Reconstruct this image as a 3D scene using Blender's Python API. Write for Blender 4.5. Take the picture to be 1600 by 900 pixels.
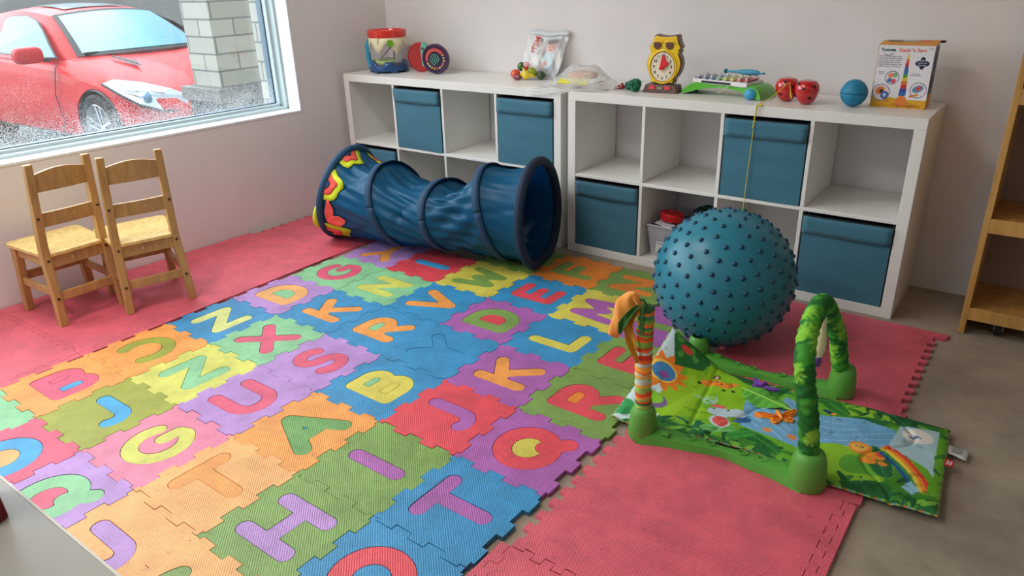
import bpy, bmesh, math, random
import numpy as np
from mathutils import Vector, Matrix, Euler
random.seed(7); np.random.seed(7)
C = bpy.context.scene.collection
sc = bpy.context.scene
PI = math.pi
for o in list(bpy.data.objects): bpy.data.objects.remove(o)

# ---------------------------------------------------------------- camera
cd = bpy.data.cameras.new('camera'); cam = bpy.data.objects.new('camera', cd); C.objects.link(cam)
cd.sensor_width = 36; cd.lens = 1150.4/1600*36; cd.clip_start = .02; cd.clip_end = 300
yaw, pitch, roll = .6427, .4057, -.0291
fw = Vector((-math.sin(yaw)*math.cos(pitch), math.cos(yaw)*math.cos(pitch), -math.sin(pitch)))
r0 = fw.cross(Vector((0,0,1))).normalized(); u0 = r0.cross(fw)
rr = math.cos(roll)*r0 + math.sin(roll)*u0; uu = -math.sin(roll)*r0 + math.cos(roll)*u0
cam.matrix_world = Matrix(((rr.x,uu.x,-fw.x,1.8254),(rr.y,uu.y,-fw.y,-2.9052),(rr.z,uu.z,-fw.z,1.2705),(0,0,0,1)))
sc.camera = cam
# ---------------------------------------------------------------- light
sc.view_settings.view_transform = 'Standard'; sc.view_settings.look = 'None'
sc.view_settings.exposure = 0.0; sc.view_settings.gamma = 1; sc.view_settings.use_curve_mapping = False
SKY = 1.7; SUN = 6.5; FILL = 24
w = bpy.data.worlds.new('overcast_sky'); sc.world = w; w.use_nodes = True
nt = w.node_tree; nt.nodes.clear()
wo = nt.nodes.new('ShaderNodeOutputWorld'); bg = nt.nodes.new('ShaderNodeBackground')
tc = nt.nodes.new('ShaderNodeTexCoord'); sp = nt.nodes.new('ShaderNodeSeparateXYZ'); cr = nt.nodes.new('ShaderNodeValToRGB')
cr.color_ramp.elements[0].position = .49; cr.color_ramp.elements[0].color = (.16,.17,.17,1)
cr.color_ramp.elements[1].position = .60; cr.color_ramp.elements[1].color = (.78,.91,1,1)
mp = nt.nodes.new('ShaderNodeMath'); mp.operation='MULTIPLY_ADD'; mp.inputs[1].default_value=.5; mp.inputs[2].default_value=.5
nt.links.new(tc.outputs['Generated'], sp.inputs[0]); nt.links.new(sp.outputs[2], mp.inputs[0]); nt.links.new(mp.outputs[0], cr.inputs[0])
nt.links.new(cr.outputs[0], bg.inputs[0]); bg.inputs[1].default_value = SKY; nt.links.new(bg.outputs[0], wo.inputs[0])
ld = bpy.data.lights.new('overcast_sun','SUN'); ld.energy = SUN; ld.angle = math.radians(85); ld.color = (.93,.97,1)
lo = bpy.data.objects.new('overcast_sun', ld); C.objects.link(lo)
lo.rotation_euler = Vector((.80,.24,-.74)).to_track_quat('-Z','Y').to_euler()

# ---------------------------------------------------------------- materials
def s2l(c):
    return tuple(((x/255)/12.92 if x/255 <= .04045 else ((x/255+.055)/1.055)**2.4) for x in c)
MATS = {}
def base(name):
    m = bpy.data.materials.new(name); m.use_nodes = True
    b = m.node_tree.nodes['Principled BSDF']; return m, m.node_tree, b
def mat(name, rgb, rough=.5, metal=0, coat=0, trans=0, alpha=1, spec=.5, noise=0, nscale=8, bump=0, bscale=200, sheen=0, ior=1.45):
    if name in MATS: return MATS[name]
    m, t, b = base(name); c = s2l(rgb)
    b.inputs['Base Color'].default_value = (*c,1); b.inputs['Roughness'].default_value = rough
    b.inputs['Metallic'].default_value = metal; b.inputs['Coat Weight'].default_value = coat
    b.inputs['Transmission Weight'].default_value = trans; b.inputs['Alpha'].default_value = alpha
    b.inputs['Specular IOR Level'].default_value = spec; b.inputs['IOR'].default_value = ior
    b.inputs['Sheen Weight'].default_value = sheen
    tc = t.nodes.new('ShaderNodeTexCoord')
    if noise:
        n = t.nodes.new('ShaderNodeTexNoise'); n.inputs['Scale'].default_value = nscale; n.inputs['Detail'].default_value = 6
        n.inputs['Roughness'].default_value = .65
        r = t.nodes.new('ShaderNodeMapRange'); r.inputs[1].default_value=.3; r.inputs[2].default_value=.7
        r.inputs[3].default_value = 1-noise; r.inputs[4].default_value = 1+noise*.4
        h = t.nodes.new('ShaderNodeMix'); h.data_type='RGBA'; h.blend_type='MULTIPLY'; h.inputs[0].default_value=1
        h.inputs[6].default_value=(*c,1)
        t.links.new(tc.outputs['Object'], n.inputs[0]); t.links.new(n.outputs[0], r.inputs[0]); t.links.new(r.outputs[0], h.inputs[7])
        t.links.new(h.outputs[2], b.inputs['Base Color'])
    if bump:
        n2 = t.nodes.new('ShaderNodeTexNoise'); n2.inputs['Scale'].default_value = bscale; n2.inputs['Detail'].default_value=3
        bp = t.nodes.new('ShaderNodeBump'); bp.inputs['Strength'].default_value = bump; bp.inputs['Distance'].default_value=.002
        t.links.new(tc.outputs['Object'], n2.inputs[0]); t.links.new(n2.outputs[0], bp.inputs['Height']); t.links.new(bp.outputs[0], b.inputs['Normal'])
    MATS[name] = m; return m
def foam(name, rgb):
    key = 'foam_'+name
    if key in MATS: return MATS[key]
    m, t, b = base(key); c = s2l(rgb)
    b.inputs['Roughness'].default_value = .47; b.inputs['Specular IOR Level'].default_value = .7
    tc = t.nodes.new('ShaderNodeTexCoord'); gi = t.nodes.new('ShaderNodeNewGeometry')
    n = t.nodes.new('ShaderNodeTexNoise'); n.inputs['Scale'].default_value=9; n.inputs['Detail'].default_value=7; n.inputs['Roughness'].default_value=.7
    t.links.new(gi.outputs['Position'], n.inputs[0])
    r = t.nodes.new('ShaderNodeMapRange'); r.inputs[1].default_value=.33; r.inputs[2].default_value=.62; r.inputs[3].default_value=.74; r.inputs[4].default_value=1.04
    t.links.new(n.outputs[0], r.inputs[0])
    n3 = t.nodes.new('ShaderNodeTexNoise'); n3.inputs['Scale'].default_value=70; n3.inputs['Detail'].default_value=2
    t.links.new(gi.outputs['Position'], n3.inputs[0])
    r3 = t.nodes.new('ShaderNodeMapRange'); r3.inputs[1].default_value=.24; r3.inputs[2].default_value=.32; r3.inputs[3].default_value=.65; r3.inputs[4].default_value=1
    t.links.new(n3.outputs[0], r3.inputs[0])
    mm = t.nodes.new('ShaderNodeMath'); mm.operation='MULTIPLY'; t.links.new(r.outputs[0], mm.inputs[0]); t.links.new(r3.outputs[0], mm.inputs[1])
    h = t.nodes.new('ShaderNodeMix'); h.data_type='RGBA'; h.blend_type='MULTIPLY'; h.inputs[0].default_value=1; h.inputs[6].default_value=(*c,1)
    t.links.new(mm.outputs[0], h.inputs[7]); t.links.new(h.outputs[2], b.inputs['Base Color'])
    wv = t.nodes.new('ShaderNodeTexWave'); wv.inputs['Scale'].default_value=75; wv.bands_direction='DIAGONAL'; wv.inputs['Distortion'].default_value=0
    wv2 = t.nodes.new('ShaderNodeTexWave'); wv2.inputs['Scale'].default_value=75; wv2.bands_direction='X'
    t.links.new(gi.outputs['Position'], wv.inputs[0]); t.links.new(gi.outputs['Position'], wv2.inputs[0])
    ad = t.nodes.new('ShaderNodeMath'); t.links.new(wv.outputs[1], ad.inputs[0]); t.links.new(wv2.outputs[1], ad.inputs[1])
    bp = t.nodes.new('ShaderNodeBump'); bp.inputs['Strength'].default_value=.35; bp.inputs['Distance'].default_value=.0015
    t.links.new(ad.outputs[0], bp.inputs['Height']); t.links.new(bp.outputs[0], b.inputs['Normal'])
    MATS[key]=m; return m
def vmat(name, rough=.7, spec=.3, bump=0, coat=0):
    if name in MATS: return MATS[name]
    m, t, b = base(name); a = t.nodes.new('ShaderNodeAttribute'); a.attribute_name='Col'
    t.links.new(a.outputs['Color'], b.inputs['Base Color']); b.inputs['Roughness'].default_value=rough; b.inputs['Specular IOR Level'].default_value=spec
    b.inputs['Coat Weight'].default_value=coat
    if bump:
        tc=t.nodes.new('ShaderNodeTexCoord'); n2=t.nodes.new('ShaderNodeTexNoise'); n2.inputs['Scale'].default_value=60
        bp=t.nodes.new('ShaderNodeBump'); bp.inputs['Strength'].default_value=bump; bp.inputs['Distance'].default_value=.003
        t.links.new(tc.outputs['Object'], n2.inputs[0]); t.links.new(n2.outputs[0], bp.inputs['Height']); t.links.new(bp.outputs[0], b.inputs['Normal'])
    MATS[name]=m; return m
def woodmat(name, rgb, rough=.4):
    if name in MATS: return MATS[name]
    m, t, b = base(name); c = s2l(rgb)
    tc=t.nodes.new('ShaderNodeTexCoord'); mpn=t.nodes.new('ShaderNodeMapping'); mpn.inputs['Scale'].default_value=(14,14,1.6)
    n=t.nodes.new('ShaderNodeTexNoise'); n.inputs['Scale'].default_value=3; n.inputs['Detail'].default_value=6; n.inputs['Distortion'].default_value=.6
    r=t.nodes.new('ShaderNodeValToRGB'); r.color_ramp.elements[0].position=.3; r.color_ramp.elements[0].color=(c[0]*.78,c[1]*.72,c[2]*.6,1)
    r.color_ramp.elements[1].position=.7; r.color_ramp.elements[1].color=(min(1,c[0]*1.1),c[1]*1.08,c[2]*1.05,1)
    t.links.new(tc.outputs['Object'], mpn.inputs[0]); t.links.new(mpn.outputs[0], n.inputs[0]); t.links.new(n.outputs[0], r.inputs[0]); t.links.new(r.outputs[0], b.inputs['Base Color'])
    b.inputs['Roughness'].default_value=rough; MATS[name]=m; return m

# ---------------------------------------------------------------- mesh helpers
class MB:
    def __init__(s): s.bm = bmesh.new(); s.mats=[]
    def _mi(s, m):
        if m is None: return 0
        if m not in s.mats: s.mats.append(m)
        return s.mats.index(m)
    def _fin(s, vs, M, m):
        fs=set()
        for v in vs:
            if M is not None: v.co = M @ v.co
            for f in v.link_faces: fs.add(f)
        i = s._mi(m)
        for f in fs: f.material_index = i
        return vs
    def box(s, c, d, rot=None, m=None, bev=0, seg=2):
        g = bmesh.ops.create_cube(s.bm, size=1); vs=g['verts']
        for v in vs: v.co = Vector((v.co.x*d[0], v.co.y*d[1], v.co.z*d[2]))
        if bev:
            es = list({e for v in vs for e in v.link_edges})
            r = bmesh.ops.bevel(s.bm, geom=es, offset=bev, segments=seg, affect='EDGES', profile=.5)
            vs = list({v for f in r['faces'] for v in f.verts} | {v for v in vs if v.is_valid})
        M = Matrix.Translation(c) @ (Euler(rot).to_matrix().to_4x4() if rot else Matrix())
        return s._fin(vs, M, m)
    def hexa(s, p, m=None):
        vs=[s.bm.verts.new(q) for q in p]
        for f in ((3,2,1,0),(4,5,6,7),(0,1,5,4),(1,2,6,5),(2,3,7,6),(3,0,4,7)): s.bm.faces.new([vs[i] for i in f])
        return s._fin(vs, None, m)
    def bar(s, a, b, w, d, m=None, ref=(0,0,1)):
        a=Vector(a); b=Vector(b); t=(b-a).normalized(); x=t.cross(Vector(ref))
        if x.length<1e-4: x=t.cross(Vector((0,1,0)))
        x.normalize(); y=t.cross(x)
        return s.hexa([a-x*w/2-y*d/2, a+x*w/2-y*d/2, a+x*w/2+y*d/2, a-x*w/2+y*d/2, b-x*w/2-y*d/2, b+x*w/2-y*d/2, b+x*w/2+y*d/2, b-x*w/2+y*d/2], m)
    def sph(s, c, r, m=None, seg=24, ring=14, sc=(1,1,1), rot=None):
        g = bmesh.ops.create_uvsphere(s.bm, u_segments=seg, v_segments=ring, radius=r)
        M = Matrix.Translation(c) @ (Euler(rot).to_matrix().to_4x4() if rot else Matrix()) @ Matrix.Diagonal((*sc,1))
        return s._fin(g['verts'], M, m)
    def cyl(s, a, b, r1, r2=None, m=None, seg=24):
        a=Vector(a); b=Vector(b); r2 = r1 if r2 is None else r2
        g = bmesh.ops.create_cone(s.bm, cap_ends=True, segments=seg, radius1=r1, radius2=r2, depth=(b-a).length)
        q = Vector((0,0,1)).rotation_difference((b-a).normalized())
        return s._fin(g['verts'], Matrix.Translation((a+b)/2) @ q.to_matrix().to_4x4(), m)
    def tube(s, pts, r, m=None, seg=10, closed=False):
        pts=[Vector(p) for p in pts]; n=len(pts); rings=[]; up=None
        rs = r if hasattr(r,'__len__') else [r]*n
        for i,p in enumerate(pts):
            t = (pts[(i+1)%n]-pts[i-1]) if closed else (pts[min(i+1,n-1)]-pts[max(i-1,0)])
            t.normalize()
            if up is None:
                up = t.orthogonal().normalized()
            up = (up - t*up.dot(t)).normalized(); sd=t.cross(up)
            rings.append([s.bm.verts.new(p+rs[i]*(math.cos(2*PI*k/seg)*up+math.sin(2*PI*k/seg)*sd)) for k in range(seg)])
        for i in range(n if closed else n-1):
            A=rings[i]; B=rings[(i+1)%n]
            off=0
            if closed and i==n-1:
                off=min(range(seg), key=lambda k:(A[0].co-B[k].co).length)
            for k in range(seg):
                s.bm.faces.new((A[k],A[(k+1)%seg],B[(k+1+off)%seg],B[(k+off)%seg]))
        if not closed:
            s.bm.faces.new(rings[0][::-1]); s.bm.faces.new(rings[-1])
        return s._fin([v for q in rings for v in q], None, m)
    def lathe(s, prof, c=(0,0,0), m=None, seg=32, M=None):
        rings=[]
        for (r,z) in prof:
            rings.append([s.bm.verts.new((c[0]+r*math.cos(2*PI*k/seg), c[1]+r*math.sin(2*PI*k/seg), c[2]+z)) for k in range(seg)] if r>1e-6 else [s.bm.verts.new((c[0],c[1],c[2]+z))])
        for A,B in zip(rings, rings[1:]):
            for k in range(seg):
                j=(k+1)%seg
                if len(A)==1 and len(B)==1: continue
                if len(A)==1: s.bm.faces.new((A[0],B[j],B[k]))
                elif len(B)==1: s.bm.faces.new((A[k],A[j],B[0]))
                else: s.bm.faces.new((A[k],A[j],B[j],B[k]))
        return s._fin([v for q in rings for v in q], M, m)
    def prism(s, poly, z0, z1, m=None, M=None):
        a=[s.bm.verts.new((x,y,z0)) for x,y in poly]; b=[s.bm.verts.new((x,y,z1)) for x,y in poly]; n=len(poly)
        s.bm.faces.new(a[::-1]); s.bm.faces.new(b)
        for i in range(n): s.bm.faces.new((a[i],a[(i+1)%n],b[(i+1)%n],b[i]))
        return s._fin(a+b, M, m)
    def grid(s, P, m=None, closeu=False):
        nu=len(P); nv=len(P[0]); V=[[s.bm.verts.new(p) for p in row] for row in P]
        for i in range(nu if closeu else nu-1):
            for j in range(nv-1):
                s.bm.faces.new((V[i][j],V[(i+1)%nu][j],V[(i+1)%nu][j+1],V[i][j+1]))
        return s._fin([v for r in V for v in r], None, m)
    def build(s, name, m=None, parent=None, smooth=False, loc=None, rotz=None, angle=35, thick=0, sub=0, bev=0):
        me = bpy.data.meshes.new(name); bmesh.ops.recalc_face_normals(s.bm, faces=s.bm.faces)
        s.bm.to_mesh(me); s.bm.free()
        for x in (s.mats if s.mats else [m]): me.materials.append(x)
        o = bpy.data.objects.new(name, me); C.objects.link(o)
        if parent: o.parent = parent
        if loc is not None: o.location = loc
        if rotz is not None: o.rotation_euler=(0,0,rotz)
        if thick:
            k=o.modifiers.new('solid','SOLIDIFY'); k.thickness=thick; k.offset=0
        if bev:
            k=o.modifiers.new('bevel','BEVEL'); k.width=bev; k.segments=2; k.limit_method='ANGLE'; k.angle_limit=math.radians(40)
        if sub:
            k=o.modifiers.new('sub','SUBSURF'); k.levels=sub; k.render_levels=sub
        if smooth:
            for p in me.polygons: p.use_smooth=True
            if angle<180 and not sub: me.set_sharp_from_angle(angle=math.radians(angle))
        return o
def tag(o, label=None, cat=None, group=None, kind=None):
    if label: o['label']=label
    if cat: o['category']=cat
    if group: o['group']=group
    if kind: o['kind']=kind
    return o
def thing(name, label, cat, loc=(0,0,0), rotz=0, group=None, rot=None):
    o = bpy.data.objects.new(name, None); C.objects.link(o); o.empty_display_size=.05
    o.location=loc; o.rotation_euler = rot if rot else (0,0,rotz); return tag(o,label,cat,group)
def bez(pts, n=12):
    # Catmull-Rom through points
    P=[Vector(p) for p in pts]; out=[]
    for i in range(len(P)-1):
        p0=P[max(i-1,0)]; p1=P[i]; p2=P[i+1]; p3=P[min(i+2,len(P)-1)]
        for k in range(n):
            t=k/n; out.append(.5*((2*p1)+(p2-p0)*t+(2*p0-5*p1+4*p2-p3)*t*t+(3*p1-p0-3*p2+p3)*t**3))
    out.append(P[-1]); return out
def curve2mesh(loops, name, thick, m, parent=None, z=0):
    cu = bpy.data.curves.new(name,'CURVE'); cu.dimensions='2D'; cu.fill_mode='BOTH'; cu.extrude=thick/2
    for L in loops:
        s=cu.splines.new('POLY'); s.points.add(len(L)-1)
        for i,(x,y) in enumerate(L): s.points[i].co=(x,y,0,1)
        s.use_cyclic_u=True
    t=bpy.data.objects.new(name+'_tmp',cu); C.objects.link(t)
    me=bpy.data.meshes.new_from_object(t.evaluated_get(bpy.context.evaluated_depsgraph_get()))
    bpy.data.objects.remove(t); bpy.data.curves.remove(cu)
    me.transform(Matrix.Translation((0,0,z+thick/2))); me.name=name
    me.materials.clear(); me.materials.append(m)
    o=bpy.data.objects.new(name,me); C.objects.link(o)
    if parent: o.parent=parent
    return o
def text(name, s, size, m, parent, M, ext=.0004, align='CENTER', bold=0, sx=1):
    cu=bpy.data.curves.new(name,'FONT'); cu.body=s; cu.size=size; cu.extrude=ext; cu.align_x=align; cu.align_y='CENTER'; cu.offset=bold; cu.resolution_u=3
    t=bpy.data.objects.new(name+'_tmp',cu); C.objects.link(t)
    me=bpy.data.meshes.new_from_object(t.evaluated_get(bpy.context.evaluated_depsgraph_get()))
    bpy.data.objects.remove(t); me.transform(M @ Matrix.Diagonal((sx,1,1,1))); me.name=name
    me.materials.clear(); me.materials.append(m)
    o=bpy.data.objects.new(name,me); C.objects.link(o)
    if parent: o.parent=parent
    return o
def painted(name, P, col, m, parent=None, thick=0, smooth=True):
    """P: (nu,nv,3) array, col: (nu,nv,3) linear"""
    nu,nv=P.shape[:2]; me=bpy.data.meshes.new(name)
    idx=np.arange(nu*nv).reshape(nu,nv)
    F=np.stack([idx[:-1,:-1],idx[1:,:-1],idx[1:,1:],idx[:-1,1:]],-1).reshape(-1,4)
    me.from_pydata(P.reshape(-1,3).tolist(),[],F.tolist())
    a=me.color_attributes.new('Col','FLOAT_COLOR','POINT')
    a.data.foreach_set('color', np.concatenate([col.reshape(-1,3),np.ones((nu*nv,1))],1).astype(np.float32).ravel())
    me.materials.append(m); o=bpy.data.objects.new(name,me); C.objects.link(o)
    if parent: o.parent=parent
    if smooth:
        for p in me.polygons: p.use_smooth=True
    if thick:
        k=o.modifiers.new('solid','SOLIDIFY'); k.thickness=thick; k.offset=-1
    return o
def inpoly(X,Y,poly):
    r=np.zeros(X.shape,bool); n=len(poly)
    for i in range(n):
        x1,y1=poly[i]; x2,y2=poly[(i+1)%n]
        c=((y1>Y)!=(y2>Y)) & (X < (x2-x1)*(Y-y1)/((y2-y1) if abs(y2-y1)>1e-12 else 1e-12)+x1)
        r^=c
    return r
def ell(X,Y,cx,cy,a,b,t=0):
    dx=X-cx; dy=Y-cy; c,s=math.cos(t),math.sin(t)
    return ((dx*c+dy*s)/a)**2+((-dx*s+dy*c)/b)**2<1
def vnoise(X,Y,f,seed=0):
    r=np.random.RandomState(seed); T=r.rand(64,64); x=X*f; y=Y*f; xi=np.floor(x).astype(int); yi=np.floor(y).astype(int)
    fx=x-xi; fy=y-yi; fx=fx*fx*(3-2*fx); fy=fy*fy*(3-2*fy)
    g=lambda a,b:T[a%64,b%64]
    return (g(xi,yi)*(1-fx)+g(xi+1,yi)*fx)*(1-fy)+(g(xi,yi+1)*(1-fx)+g(xi+1,yi+1)*fx)*fy

# ================================================================= STRUCTURE
WALL = mat('wall_paint',(228,223,221),.75,noise=.05,nscale=3,bump=.15,bscale=60)
REVEAL = mat('window_reveal_paint',(236,240,240),.45)
ROOMX, ROOMY, H = 4.6, -5.6, 2.95
BY = .40           # back wall
WA = .0489         # left wall: x = WX0 + WA*(y+1.92)
def wx(y): return -1.637+WA*(y+1.92)
# concrete floor
m,t,b = base('concrete_floor'); gi=t.nodes.new('ShaderNodeNewGeometry')
n=t.nodes.new('ShaderNodeTexNoise'); n.inputs['Scale'].default_value=2.2; n.inputs['Detail'].default_value=9; n.inputs['Roughness'].default_value=.68
r=t.nodes.new('ShaderNodeValToRGB'); e=r.color_ramp.elements; e[0].position=.3; e[0].color=(*s2l((124,112,96)),1); e[1].position=.7; e[1].color=(*s2l((182,168,148)),1)
t.links.new(gi.outputs['Position'],n.inputs[0]); t.links.new(n.outputs[0],r.inputs[0]); t.links.new(r.outputs[0],b.inputs['Base Color'])
b.inputs['Roughness'].default_value=.5
bp=t.nodes.new('ShaderNodeBump'); bp.inputs['Strength'].default_value=.25; bp.inputs['Distance'].default_value=.004; t.links.new(n.outputs[0],bp.inputs['Height']); t.links.new(bp.outputs[0],b.inputs['Normal'])
CONC=m
q=MB(); q.box((1.4,(ROOMY+BY)/2,-.05),(6.8,BY-ROOMY+.4,.1)); tag(q.build('floor',CONC),kind='structure')
q=MB(); q.box((1.4,(ROOMY+BY)/2,H+.05),(6.8,BY-ROOMY+.4,.1)); tag(q.build('ceiling',mat('ceiling_paint',(225,222,215),.8)),kind='structure')
q=MB(); q.box((1.45,BY+.06,H/2),(6.5,.12,H)); tag(q.build('wall_back',WALL),kind='structure')
q=MB(); q.box((ROOMX+.06,(ROOMY+BY)/2,H/2),(.12,BY-ROOMY,H)); tag(q.build('wall_right',WALL),kind='structure')
# front wall behind the camera with a shop window opening, narrowed to cut daylight
q=MB(); q.box((1.4,ROOMY-.06,.25),(6.8,.12,.5)); q.box((1.4,ROOMY-.06,2.8),(6.8,.12,.3)); q.box((-1.75,ROOMY-.06,1.6),(.5,.12,2.4)); q.box((2.6,ROOMY-.06,1.6),(4.2,.12,2.4))
tag(q.build('wall_front',WALL),kind='structure')
# left wall frame (local: x = into the room, y along wall); origin at wall point y=0
LW = Matrix.Translation((wx(0),0,0)) @ Matrix.Rotation(-math.atan(WA),4,'Z')
WY0,WY1,WZ0,WZ1 = -4.6,-.275,.592,2.2; TH=.17
q=MB()
q.box((-TH/2,(-5.9+.5)/2,WZ0/2),(TH,6.4,WZ0)); q.box((-TH/2,-2.7,(WZ1+H)/2),(TH,6.4,H-WZ1))
q.box((-TH/2,(WY1+.5)/2,(WZ0+WZ1)/2),(TH,.5-WY1,WZ1-WZ0)); q.box((-TH/2,(-5.9+WY0)/2,(WZ0+WZ1)/2),(TH,WY0+5.9,WZ1-WZ0))
o=q.build('wall_left',WALL); o.matrix_world=LW; tag(o,kind='structure')
# window_1: white reveal lining, grey-blue frame, pane with rain
W1=thing('window_1',None,None); W1.matrix_world=LW; W1['kind']='structure'
q=MB(); D=.105
q.box((-D/2+.002,(WY0+WY1)/2,WZ0+.004),(D,WY1-WY0,.010)); q.box((-D/2+.002,WY1-.004,(WZ0+WZ1)/2),(D,.010,WZ1-WZ0)); q.box((-D/2+.002,WY0+.004,(WZ0+WZ1)/2),(D,.010,WZ1-WZ0)); q.box((-D/2+.002,(WY0+WY1)/2,WZ1-.004),(D,WY1-WY0,.010))
q.build('window_reveal',REVEAL,W1)
FR=mat('window_frame_grey',(196,212,216),.35,metal=.15)
q=MB()
def wframe(q,x,dx,wd,off):
    y0,y1,z0,z1=WY0+off,WY1-off,WZ0+off,WZ1-off
    q.box((x,(y0+y1)/2,z0+wd/2),(dx,y1-y0,wd)); q.box((x,(y0+y1)/2,z1-wd/2),(dx,y1-y0,wd)); q.box((x,y0+wd/2,(z0+z1)/2),(dx,wd,z1-z0)); q.box((x,y1-wd/2,(z0+z1)/2),(dx,wd,z1-z0))
wframe(q,-.128,.046,.014,.008); wframe(q,-.165,.036,.028,.008); q.box((-.175,-2.9,(WZ0+WZ1)/2),(.05,.05,WZ1-WZ0-.04))
q.build('window_frame',FR,W1)
q=MB(); wframe(q,-.205,.050,.030,.008); q.build('window_outer_frame',mat('frame_outer_blue',(98,122,138),.45,metal=.2),W1)
q=MB(); wframe(q,-.181,.006,.0035,.036); wframe(q,-.150,.004,.004,.007); q.build('window_gasket',mat('gasket_dark',(34,48,58),.5),W1)
m,t,b = base('rainy_glass'); t.nodes.remove(b); out=t.nodes['Material Output']
tr=t.nodes.new('ShaderNodeBsdfTransparent'); tr.inputs[0].default_value=(.96,.985,1,1); gl=t.nodes.new('ShaderNodeBsdfGlossy'); gl.inputs['Roughness'].default_value=.02; gl.inputs[0].default_value=(.9,.95,1,1)
df=t.nodes.new('ShaderNodeBsdfTranslucent'); df.inputs[0].default_value=(.9,.93,.95,1)
df2=t.nodes.new('ShaderNodeBsdfDiffuse'); df2.inputs[0].default_value=(.9,.93,.95,1)
m0=t.nodes.new('ShaderNodeMixShader'); m0.inputs[0].default_value=.5; t.links.new(df.outputs[0],m0.inputs[1]); t.links.new(df2.outputs[0],m0.inputs[2])
m1=t.nodes.new('ShaderNodeMixShader'); m1.inputs[0].default_value=.05; t.links.new(tr.outputs[0],m1.inputs[1]); t.links.new(gl.outputs[0],m1.inputs[2])
tcn=t.nodes.new('ShaderNodeTexCoord'); n=t.nodes.new('ShaderNodeTexNoise'); n.inputs['Scale'].default_value=330; n.inputs['Detail'].default_value=4; n.inputs['Roughness'].default_value=.7; t.links.new(tcn.outputs['Object'],n.inputs[0])
n2=t.nodes.new('ShaderNodeTexNoise'); n2.inputs['Scale'].default_value=7; t.links.new(tcn.outputs['Object'],n2.inputs[0])
sx=t.nodes.new('ShaderNodeSeparateXYZ'); t.links.new(tcn.outputs['Object'],sx.inputs[0])
hz=t.nodes.new('ShaderNodeMapRange'); hz.inputs[1].default_value=WZ0+.02; hz.inputs[2].default_value=WZ0+.20; hz.inputs[3].default_value=.145; hz.inputs[4].default_value=0; t.links.new(sx.outputs[2],hz.inputs[0])
a1=t.nodes.new('ShaderNodeMath'); a1.operation='MULTIPLY_ADD'; a1.inputs[1].default_value=.16; t.links.new(n2.outputs[0],a1.inputs[0]); t.links.new(hz.outputs[0],a1.inputs[2])
a2=t.nodes.new('ShaderNodeMath'); t.links.new(a1.outputs[0],a2.inputs[0]); t.links.new(n.outputs[0],a2.inputs[1])
vo=t.nodes.new('ShaderNodeTexVoronoi'); vo.inputs['Scale'].default_value=240; t.links.new(tcn.outputs['Object'],vo.inputs[0])
hz.inputs[2].default_value=WZ0+.22; hz.inputs[3].default_value=.37
a1.inputs[1].default_value=.34   # drop radius grows towards the sill and in patches
a2.operation='SUBTRACT'; t.links.new(vo.outputs[0],a2.inputs[1])
mr=t.nodes.new('ShaderNodeMapRange'); mr.inputs[1].default_value=-.02; mr.inputs[2].default_value=.10; mr.inputs[3].default_value=.02; mr.inputs[4].default_value=.62; t.links.new(a2.outputs[0],mr.inputs[0])
m2=t.nodes.new('ShaderNodeMixShader'); t.links.new(mr.outputs[0],m2.inputs[0]); t.links.new(m1.outputs[0],m2.inputs[1]); t.links.new(m0.outputs[0],m2.inputs[2]); t.links.new(m2.outputs[0],out.inputs[0])
GLASS=m
q=MB(); q.box((-.188,(WY0+WY1)/2,(WZ0+WZ1)/2),(.004,WY1-WY0-.06,WZ1-WZ0-.06)); q.build('window_pane',GLASS,W1)
# exterior brickwork return beside the window, sidewalk
m,t,b = base('painted_brick'); tcn=t.nodes.new('ShaderNodeTexCoord'); sx=t.nodes.new('ShaderNodeSeparateXYZ'); cx=t.nodes.new('ShaderNodeCombineXYZ'); ad=t.nodes.new('ShaderNodeMath')
t.links.new(tcn.outputs['Object'],sx.inputs[0]); t.links.new(sx.outputs[0],ad.inputs[0]); t.links.new(sx.outputs[1],ad.inputs[1]); t.links.new(ad.outputs[0],cx.inputs[0]); t.links.new(sx.outputs[2],cx.inputs[1])
br=t.nodes.new('ShaderNodeTexBrick'); br.inputs['Scale'].default_value=1; br.inputs['Brick Width'].default_value=.30; br.inputs['Row Height'].default_value=.105; br.inputs['Mortar Size'].default_value=.006
br.inputs['Color1'].default_value=(*s2l((196,192,180)),1); br.inputs['Color2'].default_value=(*s2l((176,174,162)),1); br.inputs['Mortar'].default_value=(*s2l((120,122,118)),1)
t.links.new(cx.outputs[0],br.inputs[0]); t.links.new(br.outputs[0],b.inputs['Base Color']); b.inputs['Roughness'].default_value=.8
BRICK=m
q=MB(); q.box((-.275,.345,1.35),(.19,1.22,3.4)); q.box((-.245,-5.4,1.35),(.13,1.6,3.4)); q.box((-.245,-2.4,.125),(.13,4.6,.90)); q.box((-.245,-2.4,2.75),(.13,4.6,.56)); o=q.build('wall_outside',BRICK); o.matrix_world=LW; tag(o,kind='structure')
q=MB(); q.box((-9,-2,-.37),(15,26,.1)); tag(q.build('pavement',mat('wet_asphalt',(120,122,122),.35,noise=.2,nscale=3)),kind='structure')

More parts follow.
